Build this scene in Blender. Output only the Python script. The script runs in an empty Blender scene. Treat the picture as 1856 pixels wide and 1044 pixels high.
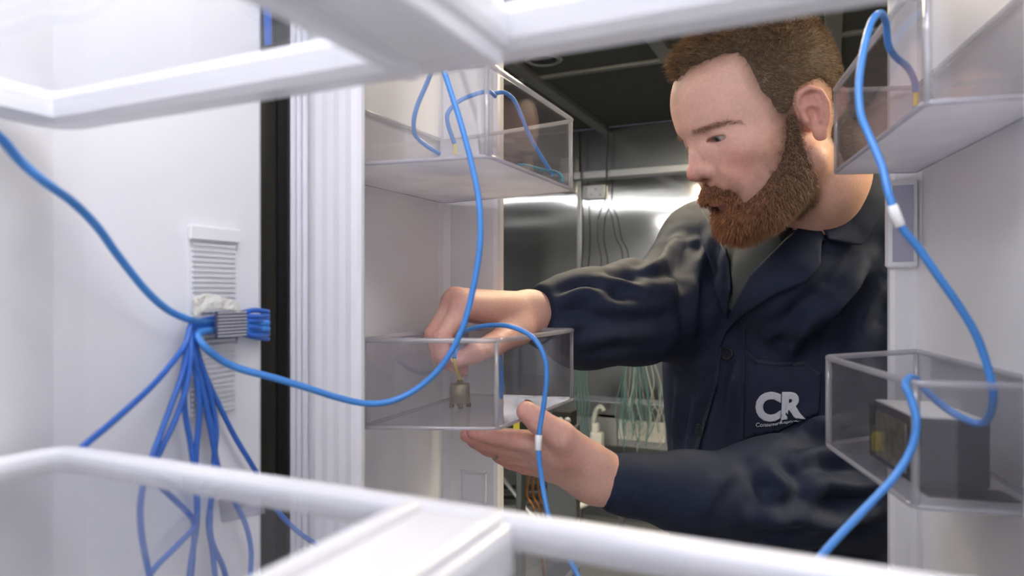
import bpy, bmesh, math, random
import numpy as np
from mathutils import Vector, Matrix
from mathutils.bvhtree import BVHTree

random.seed(7); rng = np.random.default_rng(7)
scene = bpy.context.scene
COL = scene.collection

# ------------------------------------------------------------------ camera, world, exposure
YAW = math.radians(25.0); SN, CS = math.sin(YAW), math.cos(YAW)
FPX, U0, V0, CAMZ = 1237.0, 928.0, 530.0, 1.30
cam_data = bpy.data.cameras.new('camera')
cam = bpy.data.objects.new('camera', cam_data); COL.objects.link(cam)
cam.location = (0, 0, CAMZ); cam.rotation_euler = (math.pi/2, 0, YAW)
cam_data.sensor_width = 36.0; cam_data.lens = FPX/1856*36.0
cam_data.shift_y = 8.0/1856
cam_data.clip_start = 0.01; cam_data.clip_end = 50
cam_data.dof.use_dof = True; cam_data.dof.focus_distance = 0.93; cam_data.dof.aperture_fstop = 6.0
scene.camera = cam
scene.view_settings.view_transform = 'Standard'; scene.view_settings.look = 'None'
scene.view_settings.gamma = 1.0; scene.view_settings.use_curve_mapping = False
scene.view_settings.exposure = 0.0
world = bpy.data.worlds.new('world'); scene.world = world; world.use_nodes = True
world.node_tree.nodes['Background'].inputs[0].default_value = (0.6, 0.65, 0.75, 1)
world.node_tree.nodes['Background'].inputs[1].default_value = 0.12
FRIDGE_LED, ROOM_COOL, ROOM_WARM = 9.8, 24.0, 78.0      # lamp strengths, used by the lamps' builders

# ------------------------------------------------------------------ coordinates
def W(x, d, z):            # camera axes (right, depth, up) -> world
    return Vector((x*CS - d*SN, x*SN + d*CS, CAMZ + z))
def px(u, v, d):           # a point seen at (u,v), at depth d metres
    return W((u-U0)/FPX*d, d, (V0-v)/FPX*d)
def ray(u, v):
    return W((u-U0)/FPX, 1.0, (V0-v)/FPX) - Vector((0, 0, CAMZ))
def on_x(u, v, X):
    r = ray(u, v); t = X/r.x; return Vector((0, 0, CAMZ)) + r*t
def on_y(u, v, Y):
    r = ray(u, v); t = Y/r.y; return Vector((0, 0, CAMZ)) + r*t
def on_z(u, v, Z):
    r = ray(u, v); t = (Z-CAMZ)/r.z; return Vector((0, 0, CAMZ)) + r*t
def cam_np(p):             # world numpy -> camera axes
    q = p - np.array([0, 0, CAMZ]); return np.stack([q[:,0]*CS+q[:,1]*SN, -q[:,0]*SN+q[:,1]*CS, q[:,2]], 1)
def world_np(q):
    return np.stack([q[:,0]*CS-q[:,1]*SN, q[:,0]*SN+q[:,1]*CS, q[:,2]+CAMZ], 1)
def proj_np(q):            # camera axes -> pixels
    return np.stack([U0+FPX*q[:,0]/q[:,1], V0-FPX*q[:,2]/q[:,1]], 1)
WALLX = -0.40
def dwall(u, off=0.012):   # depth of the cooler's side wall seen at column u
    r = ray(u, V0); return WALLX/r.x - off

# ------------------------------------------------------------------ materials
MATS = {}
def srgb(r, g, b):
    f = lambda c: (c/255/12.92) if c/255 <= .04045 else ((c/255+.055)/1.055)**2.4
    return (f(r), f(g), f(b), 1)
def mat(name, col, rough=.5, metal=0., spec=.5, noise=0., nscale=20., bump=0., bscale=60., stretch=None, coat=0., sss=0., attr=None, emit=0.):
    m = bpy.data.materials.new(name); m.use_nodes = True; nt = m.node_tree
    b = nt.nodes['Principled BSDF']; L = nt.links
    b.inputs['Base Color'].default_value = col; b.inputs['Roughness'].default_value = rough
    b.inputs['Metallic'].default_value = metal; b.inputs['Specular IOR Level'].default_value = spec
    b.inputs['Coat Weight'].default_value = coat
    if sss:
        b.inputs['Subsurface Weight'].default_value = sss
        b.inputs['Subsurface Radius'].default_value = (1, .35, .2); b.inputs['Subsurface Scale'].default_value = .004
    tc = nt.nodes.new('ShaderNodeTexCoord'); mp = nt.nodes.new('ShaderNodeMapping')
    L.new(tc.outputs['Object'], mp.inputs['Vector'])
    if stretch: mp.inputs['Scale'].default_value = stretch
    colsock = None
    if attr:
        a = nt.nodes.new('ShaderNodeAttribute'); a.attribute_name = attr; colsock = a.outputs['Color']
    if noise:
        n = nt.nodes.new('ShaderNodeTexNoise'); n.inputs['Scale'].default_value = nscale; n.inputs['Detail'].default_value = 5
        L.new(mp.outputs['Vector'], n.inputs['Vector'])
        mx = nt.nodes.new('ShaderNodeMix'); mx.data_type = 'RGBA'; mx.blend_type = 'MULTIPLY'; mx.inputs[0].default_value = 1
        rp = nt.nodes.new('ShaderNodeMapRange'); rp.inputs[1].default_value = .25; rp.inputs[2].default_value = .75
        rp.inputs[3].default_value = 1-noise; rp.inputs[4].default_value = 1+noise*.6
        L.new(n.outputs['Fac'], rp.inputs[0])
        if colsock: L.new(colsock, mx.inputs[6])
        else: mx.inputs[6].default_value = col
        L.new(rp.outputs[0], mx.inputs[7]); colsock = mx.outputs[2]
    if colsock: L.new(colsock, b.inputs['Base Color'])
    if bump:
        n2 = nt.nodes.new('ShaderNodeTexNoise'); n2.inputs['Scale'].default_value = bscale; n2.inputs['Detail'].default_value = 4 if bscale > 10 else 1.2
        L.new(mp.outputs['Vector'], n2.inputs['Vector'])
        bp = nt.nodes.new('ShaderNodeBump'); bp.inputs['Strength'].default_value = bump; bp.inputs['Distance'].default_value = .01
        L.new(n2.outputs['Fac'], bp.inputs['Height']); L.new(bp.outputs['Normal'], b.inputs['Normal'])
    if emit:
        b.inputs['Emission Color'].default_value = col; b.inputs['Emission Strength'].default_value = emit
    MATS[name] = m; return m
def clear_mat(name, tint, body=0.0, body_col=(.8,.8,.85,1), rough=.03, ior=1.45, edge=.8):
    """thin clear plastic: what passes straight through, a Fresnel gloss, and a little milky body"""
    m = bpy.data.materials.new(name); m.use_nodes = True; nt = m.node_tree; L = nt.links
    for n in list(nt.nodes): nt.nodes.remove(n)
    out = nt.nodes.new('ShaderNodeOutputMaterial')
    tr = nt.nodes.new('ShaderNodeBsdfTransparent'); tr.inputs[0].default_value = tint
    gl = nt.nodes.new('ShaderNodeBsdfGlossy'); gl.inputs['Roughness'].default_value = rough
    lw = nt.nodes.new('ShaderNodeLayerWeight'); lw.inputs['Blend'].default_value = .5
    pw = nt.nodes.new('ShaderNodeMath'); pw.operation = 'POWER'; pw.inputs[1].default_value = 5.0; L.new(lw.outputs['Facing'], pw.inputs[0])
    f0 = ((ior-1)/(ior+1))**2
    fr = nt.nodes.new('ShaderNodeMath'); fr.operation = 'MULTIPLY_ADD'; fr.inputs[1].default_value = (1-f0)*edge; fr.inputs[2].default_value = f0; L.new(pw.outputs[0], fr.inputs[0])
    mx = nt.nodes.new('ShaderNodeMixShader'); L.new(fr.outputs[0], mx.inputs[0])
    L.new(tr.outputs[0], mx.inputs[1]); L.new(gl.outputs[0], mx.inputs[2])
    df = nt.nodes.new('ShaderNodeBsdfDiffuse'); df.inputs[0].default_value = body_col
    tl = nt.nodes.new('ShaderNodeBsdfTranslucent'); tl.inputs[0].default_value = body_col
    m2 = nt.nodes.new('ShaderNodeMixShader'); m2.inputs[0].default_value = .5
    L.new(df.outputs[0], m2.inputs[1]); L.new(tl.outputs[0], m2.inputs[2])
    m3 = nt.nodes.new('ShaderNodeMixShader')
    n = nt.nodes.new('ShaderNodeTexNoise'); n.inputs['Scale'].default_value = 14
    mr = nt.nodes.new('ShaderNodeMapRange'); mr.inputs[3].default_value = body*.7; mr.inputs[4].default_value = body*1.3
    tc = nt.nodes.new('ShaderNodeTexCoord'); L.new(tc.outputs['Object'], n.inputs['Vector'])
    L.new(n.outputs['Fac'], mr.inputs[0]); L.new(mr.outputs[0], m3.inputs[0])
    L.new(mx.outputs[0], m3.inputs[1]); L.new(m2.outputs[0], m3.inputs[2]); L.new(m3.outputs[0], out.inputs[0])
    MATS[name] = m; return m

mat('liner_white', (.82,.82,.85,1), .28, noise=.02, nscale=6)
mat('door_white', (.80,.80,.83,1), .30, noise=.02, nscale=6)
mat('shelf_white', (.84,.84,.87,1), .25, noise=.02, nscale=10)
mat('shell_grey', srgb(150,152,158), .35, .7, noise=.05)
mat('gasket_white', (.66,.66,.72,1), .45, noise=.05, nscale=30)
mat('gasket_warm_lit', srgb(226,220,188), .5, noise=.05, nscale=30)  # cream tint holds the warm lamplight on the door's free edge
mat('vent_white', (.76,.77,.80,1), .4, noise=.03)
mat('slot_dark', srgb(168,168,188), .5, noise=.05)
clear_mat('clear_plastic', (.962,.962,.978,1), .024, (.75,.75,.82,1), .03, 1.7)
clear_mat('clear_rim', (.80,.80,.84,1), .30, (.9,.9,.94,1), .08, 2.2)  # whitish body puts the lit brightness of bin edges into colour
clear_mat('reflect_base', (.9,.9,.93,1), .72, (.84,.84,.9,1), .15)  # milky white paints in the pale interior mirrored by upper bin bases
clear_mat('clear_base', (.93,.93,.96,1), .10, (.8,.8,.86,1), .06)
clear_mat('shelf_glass', (.95,.96,.975,1), .03, (.85,.86,.92,1), .02, 1.4, .4)
clear_mat('tape_clear', (.92,.92,.95,1), .35, (.82,.82,.88,1), .2)
mat('cable_blue', srgb(70,138,214), .38, noise=.10, nscale=40)
mat('cable_deep', srgb(48,102,190), .40, noise=.10, nscale=40)
mat('cable_teal', srgb(60,130,150), .45, noise=.1, nscale=40)
mat('wire_yellow', srgb(226,208,92), .45, noise=.08)
mat('tag_white', srgb(232,232,232), .5, noise=.04)
mat('tape_white', srgb(226,226,220), .6, noise=.12, nscale=60, bump=.5, bscale=120)
mat('clamp_dark', srgb(70,72,96), .5, noise=.1)
mat('brass_grey', srgb(150,138,112), .38, .8, noise=.3, nscale=90, bump=.15, bscale=200)
mat('brass_dark', srgb(112,98,76), .45, .7, noise=.3, nscale=90)
mat('box_black', srgb(58,58,68), .45, noise=.12, nscale=30)
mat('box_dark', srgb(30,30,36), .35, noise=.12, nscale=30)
mat('box_grey', srgb(120,120,128), .4, noise=.06)
mat('mesh_metal', srgb(190,182,160), .3, .9, noise=.4, nscale=120)
mat('steel_wall', srgb(190,191,194), .09, 1.0, noise=.06, nscale=3, bump=.75, bscale=1.5, stretch=(.6,1,2.4))
mat('steel_dark', srgb(140,143,147), .24, 1.0, noise=.08, nscale=3, bump=.30, bscale=1.6, stretch=(.5,1,2.6))
mat('steel_plain', srgb(150,152,156), .3, 1.0, noise=.08)
mat('aluminium', srgb(190,192,196), .35, .9, noise=.05)
mat('ceiling_tile', srgb(72,75,76), .75, noise=.10, nscale=14)
mat('ceiling_bar', srgb(136,138,140), .45, .5, noise=.08)
mat('floor_grey', srgb(128,130,132), .5, noise=.15, nscale=5)
mat('gap_brown', srgb(44,38,30), .6, noise=.35, nscale=3, stretch=(1,3,.2))  # streaky brown for the shade painted in the hinge gap
mat('pale_grey', srgb(205,206,206), .45, noise=.04)
mat('hinge_black', srgb(20,20,22), .5, noise=.1)
mat('copper', srgb(160,110,66), .35, .8, noise=.1)
mat('wire_green', srgb(92,132,134), .5, noise=.2, nscale=30)
mat('wire_pale', srgb(170,178,176), .5, noise=.15, nscale=30)
mat('wire_thin', srgb(44,46,48), .5, noise=.1)
mat('device_black', srgb(28,28,28), .4, noise=.1)
mat('device_yellow', srgb(200,190,60), .4, noise=.1)
mat('led_panel', (.945,.94,1.0,1), .4, emit=FRIDGE_LED)
mat('fill_strip', (.945,.94,1.0,1), .4, emit=FRIDGE_LED*.09)
mat('lamp_cool', (1.0,.97,.92,1), .4, emit=ROOM_COOL)
mat('lamp_warm', (1.0,.84,.55,1), .4, emit=ROOM_WARM)
mat('skin', (.6,.4,.35,1), .48, spec=.35, sss=.12, attr='tone', noise=.09, nscale=260, bump=.11, bscale=450)
mat('hair_brown', srgb(92,70,52), .65, spec=.2, noise=.25, nscale=160, attr='tone')
mat('beard_auburn', srgb(112,70,50), .65, spec=.2, noise=.25, nscale=160, attr='tone')
mat('eye_white', srgb(212,206,204), .2, attr='tone')
mat('coat_navy', srgb(36,44,64), .72, spec=.22, noise=.10, nscale=240, bump=.12, bscale=900)
mat('coat_seam', srgb(24,31,50), .7, noise=.08, nscale=200)
mat('shirt_grey', srgb(66,70,70), .8, noise=.12, nscale=200)
mat('shirt_black', srgb(26,28,30), .8, noise=.12, nscale=200)
mat('button_navy', srgb(26,30,40), .3, noise=.08)
mat('thread_white', srgb(206,208,218), .7, noise=.05, nscale=300)
mat('trouser_grey', srgb(52,54,56), .8, noise=.12, nscale=200)
mat('shoe_black', srgb(24,22,22), .4, noise=.1)
mat('ring_metal', srgb(180,175,165), .25, 1.0, noise=.05)

# ------------------------------------------------------------------ object helpers
def tag(o, label=None, cat=None, group=None, kind=None):
    if label: o['label'] = label
    if cat: o['category'] = cat
    if group: o['group'] = group
    if kind: o['kind'] = kind
    return o
def obj(name, me, m=None, parent=None, smooth=False):
    if isinstance(me, bmesh.types.BMesh):
        bm = me; me = bpy.data.meshes.new(name); bm.to_mesh(me); bm.free()
    if m is not None and not me.materials: me.materials.append(MATS[m] if isinstance(m, str) else m)
    o = bpy.data.objects.new(name, me); COL.objects.link(o)
    if parent is not None:
        o.parent = parent; o.matrix_parent_inverse = Matrix.Translation(-parent_loc(parent))
    if smooth:
        me.polygons.foreach_set('use_smooth', [True]*len(me.polygons)); me.update()
    return o
def parent_loc(p):                  # roots only translate, parts stay at the world origin
    return Vector(p.location) if p.parent is None else Vector((0, 0, 0))
def thing(name, loc, label, cat, group=None):
    o = bpy.data.objects.new(name, None); COL.objects.link(o); o.location = loc; o.empty_display_size = .02
    return tag(o, label, cat, group)
def mesh_np(name, V, F, smooth=True):
    me = bpy.data.meshes.new(name); me.from_pydata([tuple(v) for v in V], [], [tuple(int(i) for i in f) for f in F])
    if smooth: me.polygons.foreach_set('use_smooth', [True]*len(me.polygons))
    me.update(); return me
def box(bm, lo, hi, bevel=0.):
    lo = Vector(lo); hi = Vector(hi)
    r = bmesh.ops.create_cube(bm, size=1.0); vs = r['verts']
    for v in vs: v.co = Vector(((lo[i]+hi[i])/2 + v.co[i]*(hi[i]-lo[i])) for i in range(3))
    if bevel:
        es = list({e for v in vs for e in v.link_edges})
        bmesh.ops.bevel(bm, geom=es, offset=bevel, segments=2, affect='EDGES', profile=.6)
def nb(): return bmesh.new()
def box_bm(lo, hi, bevel=0.):
    bm = nb(); box(bm, lo, hi, bevel); return bm
def prism(bm, poly, z0, z1):
    a = [bm.verts.new((x, y, z0)) for x, y in poly]; b = [bm.verts.new((x, y, z1)) for x, y in poly]
    n = len(poly)
    for i in range(n): bm.faces.new((a[i], a[(i+1)%n], b[(i+1)%n], b[i]))
    bm.faces.new(a[::-1]); bm.faces.new(b)
    bmesh.ops.recalc_face_normals(bm, faces=bm.faces[:])
def smooth_path(P, n=8, closed=False):
    P = [Vector(p) for p in P]; out = []
    N = len(P); rngs = range(N if closed else N-1)
    for i in rngs:
        g = lambda k: P[k % N] if closed else P[max(0, min(N-1, k))]
        p0, p1, p2, p3 = g(i-1), g(i), g(i+1), g(i+2)
        for k in range(n):
            t = k/n
            out.append(.5*((2*p1)+(p2-p0)*t+(2*p0-5*p1+4*p2-p3)*t*t+(3*p1-p0-3*p2+p3)*t**3))
    if not closed: out.append(P[-1])
    return out
def tube_geo(path, r, seg=8, closed=False, cap=True):
    P = np.array([tuple(p) for p in path]); n = len(P)
    rr = np.full(n, r) if np.isscalar(r) else np.array(r)
    if closed: T = np.roll(P, -1, 0)-np.roll(P, 1, 0)
    else: T = np.gradient(P, axis=0)
    T /= np.linalg.norm(T, axis=1)[:, None]+1e-12
    a = np.array([0, 0, 1.]) if abs(T[0][2]) < .9 else np.array([1., 0, 0])
    N = np.cross(T[0], a); N /= np.linalg.norm(N); V = []
    for i in range(n):
        N = N - T[i]*N.dot(T[i]); N /= np.linalg.norm(N)+1e-12; B = np.cross(T[i], N)
        for k in range(seg):
            t = 2*math.pi*k/seg; V.append(P[i]+rr[i]*(math.cos(t)*N+math.sin(t)*B))
    F = []
    for i in range(n if closed else n-1):
        j = (i+1) % n
        for k in range(seg):
            F.append((i*seg+k, i*seg+(k+1)%seg, j*seg+(k+1)%seg, j*seg+k))
    if cap and not closed:
        F.append(tuple(range(seg))[::-1]); F.append(tuple((n-1)*seg+k for k in range(seg)))
    return V, F
def tube(name, path, r, m, parent=None, seg=8, closed=False):
    V, F = tube_geo(path, r, seg, closed); me = mesh_np(name, V, F); return obj(name, me, m, parent)
def lathe_geo(c, prof, seg=20):
    V = []; F = []
    for r, z in prof:
        for k in range(seg):
            a = 2*math.pi*k/seg; V.append((c[0]+r*math.cos(a), c[1]+r*math.sin(a), c[2]+z))
    for i in range(len(prof)-1):
        for k in range(seg): F.append((i*seg+k, i*seg+(k+1)%seg, (i+1)*seg+(k+1)%seg, (i+1)*seg+k))
    F.append(tuple(range(seg))[::-1]); F.append(tuple((len(prof)-1)*seg+k for k in range(seg)))
    return V, F


# ================================================================== the test chamber
X0, X1, Y0, Y1, ZC = -3.6, 2.2, -1.2, 3.8, 2.25
def struct(name, me, m, parent=None, smooth=False):
    o = obj(name, me, m, parent, smooth)
    if parent is None: o['kind'] = 'structure'
    return o
fl = struct('floor', box_bm((X0, Y0, -.05), (X1, Y1, 0)), 'floor_grey')
wl = struct('wall_left', box_bm((X0-.05, Y0, 0), (X0, Y1, ZC)), 'steel_plain')
wr = struct('wall_right', box_bm((X1, Y0, 0), (X1+.05, Y1, ZC)), 'steel_plain')
wf = struct('wall_front', box_bm((X0, Y0-.05, 0), (X1, Y0, ZC)), 'pale_grey')
wb = struct('wall_back', box_bm((X0, Y1+.012, 0), (X1, Y1+.06, ZC)), 'hinge_black')
seam = on_y(1050, V0, Y1).x; zrail = on_y(1050, 318, Y1).z
xs = [X0] + [seam + k*1.15 for k in range(-2, 3) if X0+.1 < seam+k*1.15 < X1-.1] + [X1]
for i in range(len(xs)-1):
    for lo, hi, m in ((0, 1.02, 'steel_plain'), (1.024, zrail-.004, 'steel_wall'), (zrail, ZC, 'steel_dark')):
        struct('panel', box_bm((xs[i]+.003, Y1, lo+.002), (xs[i+1]-.003, Y1+.012, hi), .002), m, wb)
tr = struct('trim_1', box_bm((seam-.02, Y1-.045, zrail-.03), (X1, Y1, zrail+.012), .004), 'aluminium')
tr2 = struct('trim_2', box_bm((seam-.012, Y1-.008, 0), (seam+.012, Y1, zrail-.03), .002), 'steel_plain')
bk = nb(); prism(bk, [(seam-.10, Y1-.05), (seam-.02, Y1-.05), (seam-.02, Y1-.001), (seam-.10, Y1-.001)], zrail-.10, zrail+.10)
bkt = tag(obj('rail_bracket', bk, 'steel_plain'), 'grey steel bracket at left end of wall rail', 'bracket')
ce = struct('ceiling', box_bm((X0, Y0, ZC+.012), (X1, Y1, ZC+.06)), 'hinge_black')
bx = [-1.18+.595*k for k in range(-4, 6)]; by = [2.78+1.2*k for k in range(-3, 1)]
gx = [X0]+[b for b in bx if X0 < b < X1]+[X1]; gy = [Y0]+[b for b in by if b > Y0]+[Y1]
for i in range(len(gx)-1):
    for j in range(len(gy)-1):
        struct('ceiling_tile', box_bm((gx[i]+.02, gy[j]+.014, ZC), (gx[i+1]-.02, gy[j+1]-.014, ZC+.012)), 'ceiling_tile', ce)
n = 3
for b in gx[1:-1]:
    struct('ceiling_beam', box_bm((b-.028, Y0, ZC-.03), (b+.028, Y1, ZC+.011), .003), 'ceiling_bar', ce)
for b in gy[1:-1]:
    struct('ceiling_cross_bar', box_bm((X0, b-.016, ZC-.012), (X1, b+.016, ZC+.011), .003), 'ceiling_bar', ce)
# round downlight housing, unlit
c = on_z(985, 106, ZC)
dl = thing('ceiling_downlight', (c.x, c.y, ZC), 'round unlit recessed ceiling light with metal trim ring', 'downlight')
V, F = lathe_geo((c.x, c.y, ZC), [(.075, -.001), (.078, -.006), (.068, -.012), (.056, -.008), (.055, -.002)], 28)
obj('trim_ring', mesh_np('trim_ring', V, F), 'aluminium', dl)
V, F = lathe_geo((c.x, c.y, ZC), [(.054, -.0078), (.050, -.0085), (.02, -.0095)], 28)
obj('dark_lens', mesh_np('dark_lens', V, F), 'device_black', dl)
# fluorescent fixtures
def fixture(x0, x1, y0, y1, m, label):
    t = thing('ceiling_light_fixture', ((x0+x1)/2, (y0+y1)/2, ZC-.03), label, 'ceiling light', 'fluorescent ceiling lights')
    obj('housing', box_bm((x0-.02, y0-.02, ZC-.085), (x1+.02, y1+.02, ZC-.031), .006), 'pale_grey', t)
    obj('diffuser', box_bm((x0, y0, ZC-.098), (x1, y1, ZC-.086), .004), m, t)
    return t
fixture(-3.3, -.75, .98, 1.10, 'lamp_cool', 'long fluorescent light on ceiling in front of the man, mirrored in the steel wall')
fixture(.60, 1.80, 1.02, 1.18, 'lamp_warm', 'warm fluorescent ceiling light behind the right side of the man')
fixture(-1.9, .3, -.75, -.55, 'lamp_cool', 'added unseen ceiling light behind the refrigerator')  # lamp added out of view to brighten the room mirrored in the steel
fixture(-1.0, .1, 1.60, 1.72, 'lamp_warm', 'warm fluorescent ceiling light over the middle of the chamber')

# ---- equipment by the back wall
def pbox(u0, v0, u1, v1, Y, dep, bev=.003):
    a = on_y(u0, v1, Y); b = on_y(u1, v0, Y); return box_bm((a.x, Y, a.z), (b.x, Y+dep, b.z), bev)
YE = 3.35
t = thing('electrical_box', on_y(1075, 365, Y1), 'pale grey electrical plate mounted high on steel wall', 'electrical box')
obj('plate', pbox(1056, 334, 1096, 362, Y1-.03, .03), 'aluminium', t)
for k in range(4):
    p = on_y(1064+8*k, 343+(k%2)*10, Y1-.03)
    obj('screw', box_bm((p.x-.006, p.y-.004, p.z-.006), (p.x+.006, p.y+.001, p.z+.006)), 'steel_plain', t)
def wire(name, pts, r, m, label, cat='wire', group=None, seg=6, n=7):
    o = tube(name, smooth_path([px(*p) for p in pts], n), r, m, None, seg); return tag(o, label, cat, group)
dB = lambda u, v=V0, Y=Y1-.06: Y/ray(u, v).y
def bwire(name, uv, r, m, label, Y=Y1-.06, group=None):
    return wire(name, [(u, v, dB(u, v, Y)) for u, v in uv], r, m, label, 'wire', group, 5, 5)
bwire('hanging_wire', [(1058,205),(1090,212),(1102,235),(1100,300),(1098,350),(1096,366)], .004, 'wire_thin', 'thin dark wire dropping from ceiling to the wall plate')
bwire('hanging_wire', [(1096,366),(1086,390),(1083,430),(1090,470),(1086,495)], .003, 'wire_thin', 'thin dark wire branching left below the bright reflection')
bwire('hanging_wire', [(1096,366),(1108,390),(1116,430),(1126,450),(1130,480)], .003, 'wire_thin', 'thin dark wire branching right below the bright reflection')
bwire('hanging_wire', [(1054,240),(1053,300),(1056,380),(1057,440),(1053,495)], .004, 'wire_thin', 'thin dark wire running straight down beside the panel seam')
# wiring tray, panel, data devices
t = thing('wiring_tray', on_y(1150, 800, YE), 'silver metal wiring tray with drooping wires behind the man', 'wiring tray')
obj('tray_body', pbox(1030, 752, 1240, 800, YE+.02, .12), 'aluminium', t)
obj('tray_lid', pbox(1030, 738, 1240, 752, YE, .16), 'steel_plain', t)
obj('terminal_cover', pbox(1120, 758, 1205, 796, YE+.005, .015), 'pale_grey', t)
obj('end_clip', pbox(1084, 752, 1118, 806, YE, .02), 'aluminium', t)
for uu in (1040, 1225):
    a = on_y(uu, 800, YE)
    obj('upright', box_bm((a.x-.02, YE+.06, 0), (a.x+.02, YE+.10, a.z), .003), 'steel_plain', t)
tag(obj('wall_panel', pbox(1190, 592, 1262, 646, Y1-.04, .04), 'pale_grey'), 'white panel on steel wall seen under the raised arm', 'wall panel')
K = 0
for k in range(34):
    u = 1128+rng.uniform(0, 72); w = rng.uniform(-14, 14)
    y = YE-.03-rng.uniform(0, .06)
    e = rng.uniform(760, 825)
    green = k % 3 != 0
    pts = [(u*.55+1150*.45, 640-rng.uniform(0, 20)), (u+w*.3, 690), (u+w, 730), (u+w*1.2+rng.uniform(-10, 10), (e+730)/2), (u+w*.6, e)]
    o = tube('loose_wire', smooth_path([on_y(a, b, y) for a, b in pts], 5), .0024, 'wire_green' if green else 'wire_pale', None, 5)
    tag(o, 'thin green wire in the tangle hanging behind the man' if green else 'thin pale wire in the tangle hanging behind the man', 'wire', 'green wires hanging in a tangle' if green else 'pale wires hanging in a tangle')
for k in range(6):
    u = 1042+4*k
    o = tube('loose_wire', smooth_path([on_y(a, b, YE-.02-.006*k) for a, b in [(u+6, 640), (u, 690), (u+3*(k%3), 730), (u+4, 780), (u+14+4*k, 830)]], 5), .003, 'wire_green', None, 5)
    tag(o, 'thin green wire in the narrow strand right of the held bin', 'wire', 'green wires right of held bin')
t = thing('sensor_plug', on_y(1079, 826, YE-.1), 'white plug with looping grey cord hanging beside green wires', 'plug')
obj('plug_body', pbox(1069, 786, 1090, 850, YE-.12, .05, .008), 'pale_grey', t)
tube('cord', smooth_path([on_y(a, b, YE-.1) for a, b in [(1077,788),(1076,765),(1080,745),(1088,737),(1095,745)]], 6), .012, 'wire_pale', t)
obj('strain_relief', pbox(1072, 768, 1083, 790, YE-.115, .035, .006), 'pale_grey', t)
YN = 1.9
t = thing('sensor_module', on_y(1025, 770, YN), 'small black module with two round ports behind the supporting thumb', 'module')
obj('module_body', pbox(1000, 746, 1036, 772, YN, .05, .004), 'device_black', t)
for uu in (1016, 1029):
    p = on_y(uu, 762, YN); V, F = tube_geo([p+Vector((0, -.006, 0)), p+Vector((0, .004, 0))], .010, 12); obj('port', mesh_np('port', V, F), 'box_grey', t)
obj('bracket', pbox(990, 772, 1046, 1100, YN+.02, .03, .004), 'steel_plain', t)
t = thing('test_meter', on_y(950, 790, 1.6), 'black and yellow meter glimpsed under the held bin', 'meter')
obj('meter_case', pbox(905, 762, 975, 800, 1.6, .05, .004), 'device_black', t)
obj('meter_stripe', pbox(930, 766, 940, 796, 1.594, .01, .001), 'device_yellow', t)
obj('meter_post', pbox(935, 800, 945, 1200, 1.61, .03, .002), 'steel_plain', t)
pr_ = thing('pipe_rack', on_y(1000, 930, YE-.15), 'rack of four thin pipes along the foot of the wall', 'pipe rack')
for k, vv in enumerate((884, 893, 903, 913)):
    a = on_y(880, vv-2, YE-.2); b = on_y(1130, vv, YE-.2)
    tube('pipe', [a, (a+b)/2, b], .011, 'steel_plain' if k % 2 else 'device_black', pr_, 8)
for uu in (884, 1010, 1126):
    a = on_y(uu, 880, YE-.185); obj('rack_post', box_bm((a.x-.015, a.y, 0), (a.x+.015, a.y+.02, a.z), .002), 'steel_plain', pr_)
a = on_y(912, 868, 2.4); b = a+(on_y(985, 962, 2.4)-a)*(a.z/(a.z-on_y(985, 962, 2.4).z))
tag(tube('metal_rod', [a, (a+b)/2, b], .008, 'aluminium', None, 8), 'bright silver rod leaning diagonally near the pipes', 'rod')
for k in range(3):
    u = 958+9*k
    tag(tube('copper_wire', smooth_path([on_y(a, b, 2.9+.03*k) for a, b in [(u+6, 845), (u, 870), (u-2+2*k, 900), (u+14, 935), (u+30, 1060), (u+34, 1110)]], 5), .006, 'copper', None, 6),
        ['leftmost copper tube curving down behind the wrist', 'middle copper tube curving down behind the wrist', 'rightmost copper tube curving down behind the wrist'][k], 'copper tube')
tag(tube('white_hose', smooth_path([on_y(a, b, 2.6) for a, b in [(1000,1140),(1002,980),(1010,924),(1045,920),(1065,912),(1076,903),(1084,890)]], 6), .010, 'pale_grey', None, 8), 'short white hose curving up near the cuff', 'hose')

# ================================================================== the refrigerator
FX1, FYB, FY, FZ0, FZ1 = .19, -.22, .40, .55, 1.76
fr = thing('refrigerator', (-.105, .1, 0), 'white refrigerator interior with both doors open, seen from inside', 'refrigerator')
# inner liner, one shell: side wall with the raised rear column, back, right, top, bottom
bm = nb()
prism(bm, [(-.40, .395), (-.403, .40), (-.46, .40), (-.46, FYB-.04), (.25, FYB-.04), (.25, .40), (FX1, .40), (FX1, FYB),
           (-.37, FYB), (-.372, .12), (-.376, .16), (-.383, .195), (-.392, .222), (-.398, .24), (-.40, .26)], FZ0, FZ1)
obj('inner_liner', bm, 'liner_white', fr)
obj('liner_ceiling', box_bm((-.46, FYB-.04, FZ1), (.25, .40, FZ1+.04)), 'liner_white', fr)
obj('liner_floor', box_bm((-.46, FYB-.04, FZ0-.04), (.25, .40, FZ0)), 'liner_white', fr)
obj('cabinet_shell', box_bm((-.475, FYB-.07, 0), (-.4605, .395, FZ1+.05), .003), 'shell_grey', fr)
obj('cabinet_base', box_bm((-.46, FYB-.04, 0), (.25, .38, FZ0-.042), .003), 'shell_grey', fr)
obj('cabinet_shell', box_bm((.2505, FYB-.07, 0), (.265, .395, FZ1+.05), .003), 'shell_grey', fr)
led = obj('led_panel', box_bm((-.30, .02, FZ1-.012), (.09, .26, FZ1-.001), .003), 'led_panel', fr); led['label'] = 'glowing white light panel in the cooler roof'
for xx in (-.30, .09):
    obj('fill_strip', box_bm((xx-.02, FYB+.001, .75), (xx+.02, FYB+.010, 1.70), .002), 'fill_strip', fr)  # unseen glowing strips added behind the camera as frontal fill
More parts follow.
